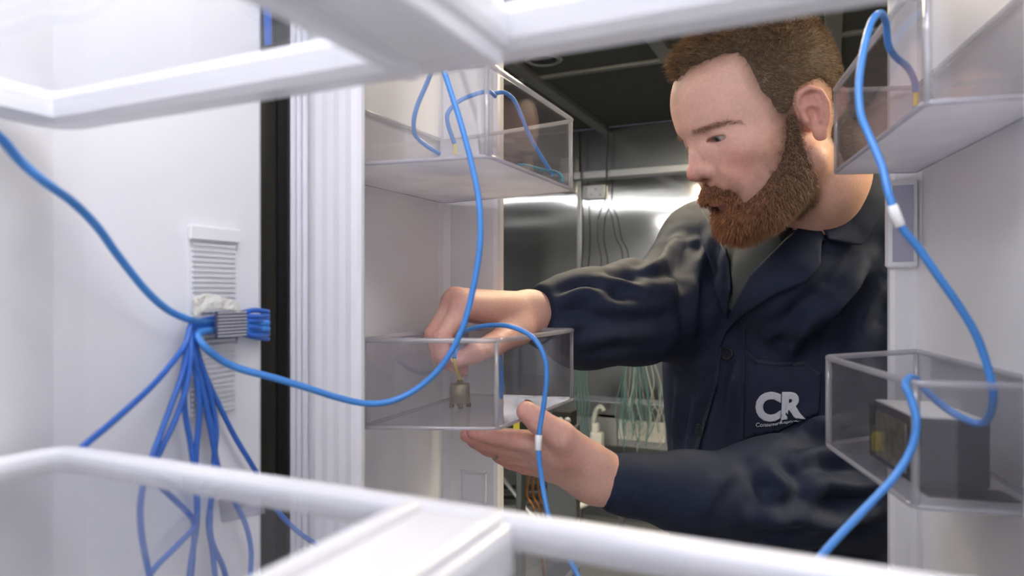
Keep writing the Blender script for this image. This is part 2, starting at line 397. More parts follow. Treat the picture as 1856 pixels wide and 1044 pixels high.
# louvred vent on the side wall
vA = on_x(340, 410, WALLX); vB = on_x(425, 742, WALLX)
vent = obj('vent_cover', box_bm((WALLX, vA.y, vB.z), (WALLX+.0015, vB.y, vA.z), .0004), 'vent_white', fr)
bm = nb(); box(bm, (WALLX+.0015, vA.y-.001, vA.z-.009), (WALLX+.005, vB.y+.001, vA.z+.001), .001); obj('vent_head', bm, 'liner_white', vent)
nsl = 34; slat_me = None
for k in range(nsl):
    z = vA.z-.012-(vA.z-vB.z-.014)*k/(nsl-1)
    if slat_me is None:
        b0 = box_bm((WALLX+.0014, vA.y+.002, -.0009), (WALLX+.0032, vB.y-.002, .0007)); slat_me = bpy.data.meshes.new('slat'); b0.to_mesh(slat_me); b0.free()
    o = obj('slat', slat_me, 'vent_white', vent); o.location.z = z
# left door: profile in plan, standing open at right angles
DZ0, DZ1 = .45, 1.80
ribs = []
for k in range(9):
    t_ = k/8; ribs.append((-.423+.049*t_, .4705+.0035*t_ + (.0007 if k % 2 else 0)))
prof = [(-.53, .444), (-.43, .444), (-.426, .4695)] + ribs + [(-.369, .4755), (-.367, .479), (-.367, .483), (-.37, .488), (-.452, .498), (-.462, .503), (-.467, .513),
        (-.467, .772), (-.464, .780), (-.456, .785), (-.394, .788), (-.389, .790), (-.387, .794), (-.388, .806), (-.392, .81), (-.425, .813), (-.425, .845), (-.53, .845)]
bm = nb(); prism(bm, prof, DZ0, DZ1)
door = obj('door', bm, 'door_white', fr); obj('gap_dark_strip', box_bm((-.545, .4405, DZ0), (-.4135, .4438, DZ1), .001), 'hinge_black', door); obj('gap_streak', box_bm((-.4345, .4385, DZ0), (-.4265, .4405, DZ1)), 'gap_brown', door); door['label'] = 'open left door with deep white moulded inner panel'  # black and brown strips put the hinge gap's darkness into colour
for k, (x, y, r) in enumerate(((-.4175, .4488, .0042), (-.4175, .4565, .0036), (-.417, .4640, .0036))):
    tube('gasket_fold', [(x, y, DZ0+.02), (x, y, 1.3), (x, y, DZ1-.02)], r, 'gasket_white', door, 8)
obj('free_edge_gasket', box_bm((-.424, .8135, DZ0+.02), (-.398, .826, DZ1-.02), .003), 'gasket_warm_lit', door)
a = on_y(836, 908, .787); b = on_y(882, 856, .787)
bm = nb()
for lo, hi in (((a.x, .784, a.z), (a.x+.0025, .789, b.z)), ((b.x-.0025, .784, a.z), (b.x, .789, b.z)), ((a.x, .784, b.z-.0025), (b.x, .789, b.z)), ((a.x, .784, a.z), (b.x, .789, a.z+.0025))): box(bm, lo, hi, .0006)
obj('shelf_boss', bm, 'door_white', door)
# right door: same build, turned a little towards the middle
eR = Vector((-.179, .984)); nR = Vector((-.984, -.179)); oR = Vector((.0805, .785))
def rd(t, h): p = oR + eR*t + nR*h; return (p.x, p.y)
prof = [(-.35, -.06), (-.35, .045), (-.33, .045), (-.325, .0), (-.006, .0), (-.001, .003), (0, .008), (.0005, .022), (.003, .026), (.012, .026), (.016, .022), (.018, -.02), (.045, -.022), (.045, -.06)]
bm = nb(); prism(bm, [rd(*p) for p in prof], DZ0, DZ1)
doorR = obj('door', bm, 'door_white', fr); doorR['label'] = 'open right door with white inner panel hiding the man'
bm = nb(); prism(bm, [rd(.0185, -.0), rd(.030, -.0), rd(.030, -.019), (rd(.0185, -.019))], DZ0+.02, DZ1-.02)
obj('free_edge_gasket', bm, 'gasket_white', doorR)
zt = CAMZ+.112; zb = CAMZ+.025
bm = nb(); prism(bm, [rd(-.008, .004), rd(-.004, .029), rd(.0035, .031), rd(.0035, .004)], zb, zt)
bmesh.ops.bevel(bm, geom=bm.edges[:], offset=.0012, segments=2, affect='EDGES')
catch = obj('catch_pocket', bm, 'door_white', doorR)
bm = nb(); prism(bm, [rd(-.0092, .008), rd(-.0066, .0255), rd(-.003, .0255), rd(-.003, .008)], zb+.006, zt-.006)
obj('pocket_recess', bm, 'slot_dark', catch)
# hinge in the dark gap
obj('hinge', box_bm((-.52, .402, DZ1-.02), (-.44, .45, DZ1+.02), .004), 'hinge_black', fr)

# ---- glass shelves with moulded rims
def rounded(poly, r, n=5):
    out = []; N = len(poly)
    for i in range(N):
        p = Vector(poly[i]); a = Vector(poly[i-1])-p; b = Vector(poly[(i+1) % N])-p
        rr = min(r, a.length*.45, b.length*.45); s = p+a.normalized()*rr; e = p+b.normalized()*rr
        for k in range(n+1):
            t = k/n; out.append(((1-t)**2*s + 2*t*(1-t)*p + t*t*e))
    return out
def sweep_profile(path, prof, closed=True):
    """sweep a (out,up) profile round a plan outline given counter-clockwise"""
    n = len(path); V = []; m = len(prof); F = []
    for i in range(n):
        p = Vector(path[i]); T = (Vector(path[(i+1) % n])-Vector(path[i-1])).normalized(); N = Vector((T.y, -T.x))
        for a, b in prof: q = p+N*a; V.append((q.x, q.y, b))
    for i in range(n if closed else n-1):
        j = (i+1) % n
        for k in range(m): F.append((i*m+k, i*m+(k+1) % m, j*m+(k+1) % m, j*m+k))
    return V, F
def shelf(z0, z1, label, lower):
    t = thing('glass_shelf', (-.105, .05, z0), label, 'shelf', 'glass shelves of the refrigerator')
    out = rounded([(-.378, -.15), (.165, -.15), (.165, .235), (-.378, .235)], .022, 6)
    h = z1-z0
    if lower:
        prof = [(-.004, z0), (0, z0+.0015), (.0015, z0+h*.5), (0, z1-.0015), (-.004, z1), (-.010, z1), (-.013, z1-.003), (-.013, z0+.004), (-.010, z0)]
    else:
        prof = [(-.003, z0), (0, z0+.002), (0, z0+h*.62), (-.0015, z0+h*.68), (-.002, z1-.001), (-.004, z1), (-.016, z1), (-.018, z1-.004), (-.018, z0+.003), (-.014, z0)]
    V, F = sweep_profile(out, prof); obj('rim', mesh_np('rim', V, F, lower), 'shelf_white', t)
    for ga, gb in ((-.366, -.150), (-.104, .153)): obj('glass_panel', box_bm((ga, -.140, z1-.0065), (gb, .224, z1-.0025)), 'shelf_glass', t)
    bm = nb()
    if lower: box(bm, (-.152, -.14, z0-.010), (-.102, .2235, z1-.0005), .005)
    else: box(bm, (-.152, -.14, z0-.001), (-.102, .2215, z1-.0005), .005)
    cs = obj('centre_support', bm, 'shelf_white', t)
    for xx in (-.146, -.112):
        zz = z0-.0015 if not lower else z1+.001
        obj('support_rib', box_bm((xx, -.13, zz-.005), (xx+.007, .218, zz+.002), .001), 'shelf_white', cs)
    return t
shelf(CAMZ+.0865, CAMZ+.103, 'upper glass shelf with thick white rim crossing the top of view', False)
shelf(CAMZ-.094, CAMZ-.0815, 'lower glass shelf with rounded white rim crossing the bottom of view', True)

# ---- clear door bins
def bin_(foot, z0, z1, label, base='clear_base', rad=.010, th=.0026, rim=.0026):
    c = sum((Vector(p) for p in foot), Vector((0, 0)))/len(foot)
    t = thing('door_bin', (c.x, c.y, z0), label, 'bin', 'clear plastic door bins')
    o = rounded(foot, rad, 5); cc = c
    inn = [p+(cc-p).normalized()*th*1.25 for p in o]; n = len(o)
    V = []; F = []
    for ring, z in ((o, z0), (o, z1), (inn, z1), (inn, z0+.003)):
        V += [(p.x, p.y, z) for p in ring]
    for r in range(3):
        for k in range(n): F.append((r*n+k, r*n+(k+1) % n, (r+1)*n+(k+1) % n, (r+1)*n+k))
    obj('wall', mesh_np('wall', V, F, False), 'clear_plastic', t)
    bm = nb(); prism(bm, [tuple(p+(cc-p).normalized()*.0005) for p in o], z0+.0001, z0+.0029); obj('base', bm, base, t)
    tube('rim', [(p.x, p.y, z1) for p in o], rim, 'clear_rim', t, 8, True)
    for k in range(4):
        p = o[k*6+2]*.5+o[k*6+3]*.5; tube('corner_edge', [(p.x, p.y, z0+.002), (p.x, p.y, (z0+z1)/2), (p.x, p.y, z1-.001)], rim*.95, 'clear_rim', t, 8)  # rods added to draw the bright lines at the corners
    tube('base_edge', [(p.x, p.y, z0+.0012) for p in o], rim*.75, 'clear_rim', t, 6, True)
    return t
binUL = bin_([(-.462, .505), (-.270, .530), (-.270, .748), (-.462, .778)], CAMZ+.1177, CAMZ+.199, 'clear bin holding blue probes high on the left door', 'reflect_base')
binLL = bin_([(-.462, .505), (-.262, .530), (-.262, .752), (-.462, .778)], CAMZ-.42, CAMZ-.313, 'clear bin low on the left door beneath the shelf rim', 'clear_base')
binUR = bin_([(.054, .497), (.128, .511), (.0765, .775), (.0036, .752)], CAMZ+.1177, CAMZ+.201, 'clear bin high on the right door beside the man\'s ear', 'reflect_base', .007)
binLR = bin_([(.0475, .4965), (.128, .509), (.0765, .770), (-.003, .666)], CAMZ-.136, CAMZ-.0575, 'clear bin on the right door holding a dark box', 'clear_base', .007)
def c2(x, d): p = W(x, d, 0); return (p.x, p.y)
HZ0, HZ1 = CAMZ-.131, CAMZ-.046
binH = bin_([c2(-.147, .656), c2(-.013, .650), c2(.077, .835), c2(-.060, .868)], HZ0, HZ1, 'clear bin held by the man with a brass probe inside', 'clear_base', .012)

# ---- dark box standing in the lower right bin
bz = CAMZ-.136+.004
def bpx(u, v, d): return px(u, v, d)
tb = thing('recorder_box', (.09, .56, bz), 'dark grey box with mirrored metal side standing in the right door bin', 'box')
q0 = Vector((.0510, .540)); ax = Vector((.97, .17)).normalized(); ay = Vector((-.25, .968)).normalized()
def quad(a0, a1, b0, b1): return [tuple(q0+ax*a+ay*b) for a, b in ((a0, b0), (a1, b0), (a1, b1), (a0, b1))]
bm = nb(); prism(bm, quad(0, .047, 0, .085), bz, bz+.045); bmesh.ops.bevel(bm, geom=bm.edges[:], offset=.0012, segments=2, affect='EDGES'); obj('case', bm, 'box_black', tb)
bm = nb(); prism(bm, quad(-.0012, .001, .010, .070), bz+.005, bz+.040); obj('side_window', bm, 'mesh_metal', tb)
bm = nb(); prism(bm, quad(-.0016, .002, .071, .083), bz+.002, bz+.043); obj('end_strip', bm, 'box_dark', tb)
bm = nb(); prism(bm, quad(.002, .045, .004, .080), bz+.0453, bz+.0465); obj('lid', bm, 'pale_grey', tb)
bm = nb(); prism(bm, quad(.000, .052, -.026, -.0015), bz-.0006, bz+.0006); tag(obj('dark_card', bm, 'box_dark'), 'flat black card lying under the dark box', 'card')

# ---- probes (brass masses on thermocouple leads)
def probe(p, s, label, rz=0.):
    t = thing('brass_probe', p, label, 'probe', 'brass temperature probes')
    V, F = lathe_geo(p, [(.0098*s, .0042*s), (.0112*s, .0052*s), (.0112*s, .0250*s), (.0104*s, .0262*s), (.004*s, .0265*s), (.0035*s, .0300*s), (.002*s, .0305*s)], 22)
    obj('body', mesh_np('body', V, F), 'brass_grey', t)
    for k in range(4):
        a = math.pi/2*k+.6; q = Vector(p)+Vector((math.cos(a)*.0095*s, math.sin(a)*.0095*s, 0))
        V, F = lathe_geo(q, [(.0026*s, 0), (.0030*s, .0015*s), (.0022*s, .0052*s)], 8); obj('foot', mesh_np('foot', V, F), 'brass_dark', t)
    for z in (.010, .0155, .021):
        a = math.atan2(SN, CS)+math.pi*1.05; q = Vector(p)+Vector((math.cos(a)*.0108*s, math.sin(a)*.0108*s, z*s))
        V, F = tube_geo([q, q+Vector((math.cos(a), math.sin(a), 0))*.0012], .0021*s, 10); obj('screw', mesh_np('screw', V, F), 'steel_plain', t)
    return t
pr = px(834, 739, .762); pr.z = HZ0+.0032
probe(tuple(pr), 1.0, 'small brass probe standing on feet in the held bin')
ptop = pr+Vector((0, 0, .0300))

# ---- blue cables
def cable(pts, r, label, m='cable_blue', tagat=None, end=None, group='blue thermocouple cables', start=None):
    path = smooth_path([p if isinstance(p, Vector) else px(*p) for p in pts], 9)
    o = tube('thermocouple_cable', path, r, m, None, 9); tag(o, label, 'cable', group)
    if tagat is not None:
        P = px(*tagat); i = min(range(len(path)), key=lambda k: (path[k]-P).length)
        seg = path[max(0, i-1):i+2]; d = (seg[-1]-seg[0]).normalized(); c = path[i]
        tube('marker_sleeve', [c-d*.007, c-d*.0065, c, c+d*.0065, c+d*.007], [r*1.1, r*1.35, r*1.35, r*1.35, r*1.1], 'tag_white', o, 10)
    if end is not None:
        tube('yellow_tip', smooth_path([p if isinstance(p, Vector) else px(*p) for p in end], 5), r*.8, 'wire_yellow', o, 8)
    return o
w = lambda u, v, off=.012: (u, v, dwall(u, off))
cable([w(-60,200,.05), w(0,250,.045), w(35,290,.04), w(75,325,.04), w(130,365,.035), w(175,410,.03), w(215,465,.025), w(265,527,.02), w(305,562,.016), w(345,580,.012), w(365,583,.010), w(430,585,.010), w(486,586,.010)], .0024, 'blue cable running from the bundle up past the upper shelf corner')
cable([w(486,596,.010), w(430,596,.010), w(372,600,.012), w(358,608,.014), (372,630,.462), (405,655,.475), (440,670,.485), (500,686,.50), (560,704,.515), (610,720,.53), (660,731,.545), (705,728,.555), (750,708,.562), (790,675,.565), (822,630,.565), (843,580,.565), (858,520,.565), (868,460,.565), (871,410,.565), (866,350,.567), (853,290,.57), (840,240,.572), (825,190,.575), (812,150,.578), (802,118,.58), (796,80,.585), (790,20,.59)], .0026, 'long blue cable sweeping past the held bin and up the middle')
fans = [
 ([(338,620,.016),(318,650,.02),(275,700,.028),(215,755,.035),(165,797,.04),(148,812,.042)], 'blue fan cable reaching farthest left behind the shelf rim'),
 ([(340,625,.015),(331,675,.018),(312,730,.022),(290,790,.026),(268,850,.03),(256,900,.03),(255,950,.03),(262,1000,.03),(275,1060,.03)], 'blue fan cable looping out widest left below the rim'),
 ([(343,625,.014),(334,690,.016),(336,750,.016),(345,800,.016),(352,850,.018),(356,900,.018),(354,950,.018),(325,985,.022),(285,1025,.024),(260,1060,.026)], 'blue fan cable crossing back left at the bottom'),
 ([(348,630,.013),(357,690,.014),(362,740,.014),(358,790,.014),(355,840,.015),(358,900,.016),(356,960,.016),(347,1010,.018),(342,1060,.018)], 'middle blue fan cable hanging straight down'),
 ([(350,628,.012),(362,690,.012),(378,750,.012),(388,800,.013),(390,850,.013),(384,900,.014),(378,950,.014),(385,1000,.014),(392,1060,.014)], 'blue fan cable just right of the middle strand'),
 ([(352,625,.012),(368,670,.012),(382,720,.012),(392,780,.012),(388,830,.013),(386,870,.014),(381,930,.015),(384,980,.015),(405,1030,.016),(412,1060,.016)], 'blue fan cable kinking right at the bottom'),
 ([(354,625,.011),(372,680,.011),(395,730,.011),(425,790,.011),(455,840,.012),(478,880,.014),(492,910,.02),(520,945,.03),(555,975,.04),(600,1000,.05),(660,1030,.06)], 'blue fan cable running out right across the door gap'),
 ([(346,640,.018),(338,700,.02),(318,760,.022),(292,815,.024),(275,860,.024),(310,900,.022),(336,925,.02),(352,950,.018),(350,1000,.018),(345,1060,.018)], 'blue fan cable bulging left then returning to the middle'),
 ([(350,640,.016),(366,700,.015),(380,770,.015),(396,850,.015),(420,900,.015),(445,950,.015),(455,1000,.016),(452,1060,.016)], 'blue fan cable bowing right towards the bottom edge'),
]
for k, (f, lab) in enumerate(fans):
    vv = 565+6.0*k
    cable([w(486, vv+rng.uniform(-2, 2), .006), w(462, vv+rng.uniform(-3, 3), .010+.003*(k % 2)), w(435, 568+4.6*k, .009), w(395, 575+3.2*k, .009), w(362, 582+1.5*k, .010), w(346, 590+1.2*k, .012)] + [w(*q) for q in f], .0019, lab, 'cable_deep')
# tape and clamp round the bundle
def wall_patch(name, uv, off, th, m, label, cat, bend=0.):
    bm = nb(); vs = []
    for k, (u, v) in enumerate(uv):
        p = on_x(u, v, WALLX+off); vs.append(bm.verts.new(p))
    f = bm.faces.new(vs); r = bmesh.ops.extrude_face_region(bm, geom=[f]); ext = [e for e in r['geom'] if isinstance(e, bmesh.types.BMVert)]
    for v_ in ext: v_.co.x += th
    bmesh.ops.recalc_face_normals(bm, faces=bm.faces[:]); bmesh.ops.bevel(bm, geom=bm.edges[:], offset=.0008, segments=2, affect='EDGES')
    return tag(obj(name, bm, m), label, cat)
wall_patch('white_tape', [(345,540),(372,531),(400,538),(430,548),(433,566),(420,563),(395,560),(362,566),(350,575)], .016, .0025, 'tape_white', 'crumpled white tape over the cable bundle', 'tape')
wall_patch('white_tape', [(362,560),(420,560),(432,605),(428,624),(370,628),(360,610)], .0, .0015, 'tape_clear', 'translucent tape patch behind the dark cable clamp', 'tape')
pa = on_x(360, 612, WALLX); pb = on_x(416, 562, WALLX)
cl = thing('cable_clamp', (WALLX, (pa.y+pb.y)/2, pa.z), 'dark ribbed clamp gripping the blue bundle on the wall', 'clamp')
obj('strap', box_bm((WALLX+.0152, pa.y, pa.z), (WALLX+.0175, pb.y, pb.z), .0008), 'clamp_dark', cl)
for k in range(8):
    z = pa.z+.0012+(pb.z-pa.z-.0024)*k/7
    obj('rib', box_bm((WALLX+.0172, pa.y+.001, z-.0003), (WALLX+.0182, pb.y-.001, z+.0003)), 'vent_white', cl)
wall_patch('clear_tape', [(395,905),(470,890),(480,930),(400,948)], .0, .001, 'tape_clear', 'translucent tape strip on wall below the shelf rim', 'tape')
wall_patch('blue_cable_tip', [(476,8),(483,8),(484,82),(478,84)], .0, .006, 'cable_deep', 'dark blue cable loop at the top of the door gap', 'cable')
# held-bin cable and its yellow lead
pinch = px(823, 650, .726)
c3 = cable([pinch, (829,630,.735), (838,604,.722), (858,595,.70), (885,590,.68), (915,590,.66), (945,599,.648), (970,616,.64), (986,645,.635), (991,680,.633), (986,730,.632), (978,780,.632), (976,815,.63), (982,870,.625), (993,930,.61), (1008,970,.60), (1028,1005,.59), (1055,1060,.57)], .0024, 'blue cable arching from the pinching fingers over the held bin', tagat=(977,803,.63), end=[pinch, (826,664,.731), (829,675,.742), ptop])
# upper left bin cables
cable([(783,128,.62), (772,155,.62), (757,190,.625), (750,220,.63), (753,245,.64), (770,262,.65), (797,279,.66)], .0022, 'blue cable bowing left inside the upper left bin')
cable([(898,175,.70), (885,166,.69), (858,172,.68), (830,185,.67), (812,205,.67), (812,225,.67), (820,250,.672), (824,260,.674)], .0022, 'blue cable hooked over a clip in the upper left bin', end=[(824,260,.674), (825,270,.674), (825,280,.675)])
cable([(895,170,.70), (915,168,.71), (932,182,.72), (945,210,.73), (957,240,.74), (970,265,.745), (985,290,.75), (1003,318,.75)], .0022, 'blue cable draped down the far end of the upper left bin')
cable([(938,299,.74), (955,300,.74), (985,308,.745), (1008,312,.75), (1018,320,.75), (1018,330,.75)], .0016, 'thin teal cable lying on the floor of the upper left bin', 'cable_teal')
# held bin: cable seen through the corner
cable([(905,642,.80), (908,670,.80), (909,700,.80), (906,722,.80)], .0030, 'short blue cable end seen through the held bin corner')
# right door cable
cable([(1470,1030,.395), (1500,994,.40), (1560,930,.41), (1620,865,.415), (1652,812,.418), (1661,765,.42), (1652,725,.425), (1641,698,.43), (1650,684,.44), (1664,690,.448), (1680,710,.45), (1712,738,.45), (1745,758,.445), (1775,768,.44), (1793,755,.43), (1800,715,.42), (1790,665,.42), (1768,605,.42), (1735,550,.42), (1700,500,.42), (1665,450,.42), (1632,408,.42), (1612,355,.422), (1598,300,.43), (1575,245,.44), (1560,205,.445), (1557,150,.45), (1566,90,.455), (1580,40,.46), (1596,24,.47), (1606,42,.485), (1610,80,.50), (1622,102,.505), (1645,122,.51), (1657,145,.52), (1660,165,.525)], .0024, 'long blue cable looping along the right door between its bins', tagat=(1619,390,.42), end=[(1660,165,.525), (1660,178,.526), (1659,192,.527)])
# small clear clips in the upper left bin
tc = thing('probe_clip', px(825, 283, .675), 'small clear box holding a probe in the upper left bin', 'clip')
a = px(798, 282, .675); b = px(868, 252, .675)
bm = nb(); prism(bm, [c2((798-U0)/FPX*.675, .675), c2((868-U0)/FPX*.675, .675), c2((868-U0)/FPX*.675, .692), c2((798-U0)/FPX*.675, .692)], CAMZ+.1212, b.z); obj('clip_box', bm, 'clear_rim', tc)

#@@PERSON
# ================================================================== the man
# ---- implicit surfaces, meshed with surface nets on the blocks near the surface
def surface_nets(sdf, bmin, bmax, h, smooth=1):
    bmin = np.array(bmin, float); bmax = np.array(bmax, float); B = 8
    nbk = np.ceil((bmax-bmin)/(h*B)).astype(int)
    I = np.stack(np.meshgrid(*[np.arange(k) for k in nbk], indexing='ij'), -1).reshape(-1, 3)
    cen = bmin + (I+.5)*h*B
    keep = np.abs(sdf(cen.astype(np.float32))) < h*B*1.25
    I = I[keep]
    g = np.stack(np.meshgrid(*[np.arange(B+1)]*3, indexing='ij'), -1)
    NC = nbk*B+2; key = lambda c: (c[..., 0]*NC[1]+c[..., 1])*NC[2]+c[..., 2]
    cells = []; verts = []; edges = [[], [], []]; flips = [[], [], []]
    for s in range(0, len(I), 400):
        Ib = I[s:s+400]; G = Ib[:, None, None, None, :]*B + g[None]
        P = bmin + G*h; S = sdf(P.reshape(-1, 3).astype(np.float32)).reshape(G.shape[:-1])
        neg = S < 0
        corners = [(i, j, k) for i in (0, 1) for j in (0, 1) for k in (0, 1)]
        sl = lambda c: (slice(None),)+tuple(slice(x, x+B) for x in c)
        cnt = sum(neg[sl(c)].astype(np.int8) for c in corners); act = (cnt > 0) & (cnt < 8)
        idx = np.argwhere(act)
        if not len(idx): continue
        base = G[:, :B, :B, :B][act]; val = {c: S[sl(c)][act] for c in corners}
        acc = np.zeros((len(base), 3)); num = np.zeros(len(base))
        for a in corners:
            for ax in range(3):
                if a[ax]: continue
                b = list(a); b[ax] = 1; b = tuple(b); va, vb = val[a], val[b]; cr = (va < 0) != (vb < 0)
                t = np.where(cr, va/(va-vb+1e-20), 0); p = np.zeros((len(base), 3)) + np.array(a, float); p[:, ax] += t
                acc[cr] += p[cr]; num[cr] += 1
        verts.append(bmin + (base + acc/num[:, None])*h); cells.append(key(base))
        for ax in range(3):
            b = [0, 0, 0]; b[ax] = 1; cr = (val[(0, 0, 0)] < 0) != (val[tuple(b)] < 0)
            edges[ax].append(base[cr]); flips[ax].append(val[(0, 0, 0)][cr] < 0)
    cells = np.concatenate(cells); V = np.concatenate(verts); o = np.argsort(cells); cells = cells[o]; V = V[o]
    Fs = []
    for ax in range(3):
        e = np.concatenate(edges[ax]); fl_ = np.concatenate(flips[ax]); u, v = (ax+1) % 3, (ax+2) % 3
        du = np.zeros(3, int); du[u] = 1; dv = np.zeros(3, int); dv[v] = 1
        q = np.stack([key(e-du-dv), key(e-dv), key(e), key(e-du)], 1)
        ii = np.searchsorted(cells, q); ii = np.clip(ii, 0, len(cells)-1); ok = (cells[ii] == q).all(1)
        ii = ii[ok]; f_ = fl_[ok]; ii[~f_] = ii[~f_][:, ::-1]; Fs.append(ii)
    F = np.concatenate(Fs)
    for _ in range(smooth):
        acc = np.zeros_like(V); num = np.zeros(len(V))
        for k in range(4):
            a, b = F[:, k], F[:, (k+1) % 4]
            for c in range(3): acc[:, c] += np.bincount(a, V[b, c], len(V)) + np.bincount(b, V[a, c], len(V))
            num += np.bincount(a, minlength=len(V)) + np.bincount(b, minlength=len(V))
        V = V*.5 + .5*acc/np.maximum(num, 1)[:, None]
    return V, F
def normals_np(V, F):
    n = np.cross(V[F[:, 2]]-V[F[:, 0]], V[F[:, 3]]-V[F[:, 1]]); N = np.zeros_like(V)
    for k in range(4):
        for c in range(3): N[:, c] += np.bincount(F[:, k], n[:, c], len(V))
    return N/(np.linalg.norm(N, axis=1)[:, None]+1e-12)
A_ = lambda *x: np.array(x, np.float32)
def s_ell(p, c, r, R=None):
    q = p-A_(*c)
    if R is not None: q = q@R.T
    r = A_(*r); k0 = np.linalg.norm(q/r, axis=1); k1 = np.linalg.norm(q/(r*r), axis=1)+1e-9
    return k0*(k0-1)/k1
def s_cap(p, a, b, ra, rb=None):
    a = A_(*a); b = A_(*b); rb = ra if rb is None else rb
    ab = b-a; t = np.clip(((p-a)@ab)/(ab@ab+1e-12), 0, 1)
    return np.linalg.norm(p-a-t[:, None]*ab, axis=1)-(ra+(rb-ra)*t)
def s_chain(p, pts, rad, k=0.):
    d = None
    for i in range(len(pts)-1):
        e = s_cap(p, pts[i], pts[i+1], rad[i], rad[i+1]); d = e if d is None else (smin(d, e, k) if k else np.minimum(d, e))
    return d
def smin(a, b, k):
    h = np.clip(.5+.5*(b-a)/k, 0, 1); return b*(1-h)+a*h-k*h*(1-h)
def smax(a, b, k): return -smin(-a, -b, k)
def inpoly(Q, poly):
    x, y = Q[:, 0], Q[:, 1]; c = np.zeros(len(Q), bool); n = len(poly)
    for i in range(n):
        x1, y1 = poly[i]; x2, y2 = poly[(i+1) % n]
        m = (y1 > y) != (y2 > y); c ^= m & (x < (x2-x1)*(y-y1)/(y2-y1+1e-12)+x1)
    return c
def polydist(Q, poly, closed=True):
    d = np.full(len(Q), 1e9); n = len(poly)
    for i in range(n if closed else n-1):
        a = np.array(poly[i], float); b = np.array(poly[(i+1) % n], float); ab = b-a
        t = np.clip(((Q-a)@ab)/(ab@ab+1e-9), 0, 1); d = np.minimum(d, np.linalg.norm(Q-a-t[:, None]*ab, axis=1))
    return d
def softpoly(Q, poly, soft, grow=0.):       # 1 inside, 0 outside, soft edge in pixels
    d = polydist(Q, poly); s = np.where(inpoly(Q, poly), d, -d); return np.clip(.5+(s+grow)/(2*soft), 0, 1)
def vnoise(P, s, seed=0):          # cheap smooth noise from a few random sines
    r = np.random.default_rng(seed); o = np.zeros(len(P))
    for _ in range(6):
        k = r.normal(size=3)*s; o += np.sin(P@k + r.uniform(0, 6.28))
    return o/6
P3 = lambda u, v, d: ((u-U0)/FPX*d, d, (V0-v)/FPX*d)

# ---- head pose, axes: forward, (his) left, up, in camera axes
hy, hp, hr = math.radians(79), math.radians(26.5), math.radians(-2.5)
Fv = np.array([-math.sin(hy), -math.cos(hy), 0]); Uv = np.array([0, 0, 1.]); Lv = np.cross(Uv, Fv)
F2 = Fv*math.cos(hp)-Uv*math.sin(hp); U2 = Uv*math.cos(hp)+Fv*math.sin(hp)
L2 = Lv*math.cos(hr)+U2*math.sin(hr); U3 = U2*math.cos(hr)-Lv*math.sin(hr)
HM = np.stack([F2, L2, U3]); HT = np.array([.312, .827, .194])
h2c = lambda q: np.asarray(q)@HM + HT
c2h = lambda p: (p-HT)@HM.T
def rotF(ax, deg):
    a = math.radians(deg); c, s = math.cos(a), math.sin(a)
    return {'F': np.array([[1,0,0],[0,c,s],[0,-s,c]]), 'L': np.array([[c,0,s],[0,1,0],[-s,0,c]]), 'U': np.array([[c,s,0],[-s,c,0],[0,0,1]])}[ax].astype(np.float32)
EYE = (.0755, .0315, .026)
def ear_sdf(q):                     # q mirrored so that the ear is at +L
    q = (q-A_(-.004, .0755, .003))/.9+A_(-.004, .0755, .003); c = A_(-.006, .0755, .004); a = math.radians(24); b = math.radians(6)
    ea = A_(-math.cos(a), math.sin(a), 0); ez = A_(-math.sin(b)*.6, .12, 1.); ez /= np.linalg.norm(ez); en = np.cross(ez, ea)
    if en[1] < 0: en = -en
    r = q-c; loc = np.stack([r@ea, r@en, r@ez], 1).astype(np.float32)
    pl = s_ell(loc, (.0035, -.0005, .003), (.0175, .0045, .029))
    hel = [(-.009, .0, .004), (-.0125, .001, .017), (-.006, .003, .029), (.006, .005, .032), (.0165, .005, .024), (.0195, .004, .008), (.016, .003, -.008), (.007, .002, -.022)]
    d = smin(pl, s_chain(loc, hel, [.003, .0034, .0036, .0038, .0038, .0036, .0034, .003]), .003)
    d = smin(d, s_ell(loc, (.0005, .001, -.0265), (.0085, .0045, .0095)), .004)
    d = smax(d, -s_ell(loc, (.0000, .006, -.001), (.0090, .0085, .0120)), .002)
    d = smax(d, -s_ell(loc, (.0060, .0065, .019), (.0075, .0058, .0085)), .002)
    d = smin(d, s_chain(loc, [(.011, .003, .020), (.0125, .003, .004), (.006, .003, -.012)], [.0026, .003, .003]), .0025)
    d = smin(d, s_ell(loc, (-.009, .002, -.004), (.0045, .0045, .007)), .003)
    d = smin(d, s_ell(loc, (-.004, -.0125, .002), (.010, .010, .022)), .004)
    return d*.9
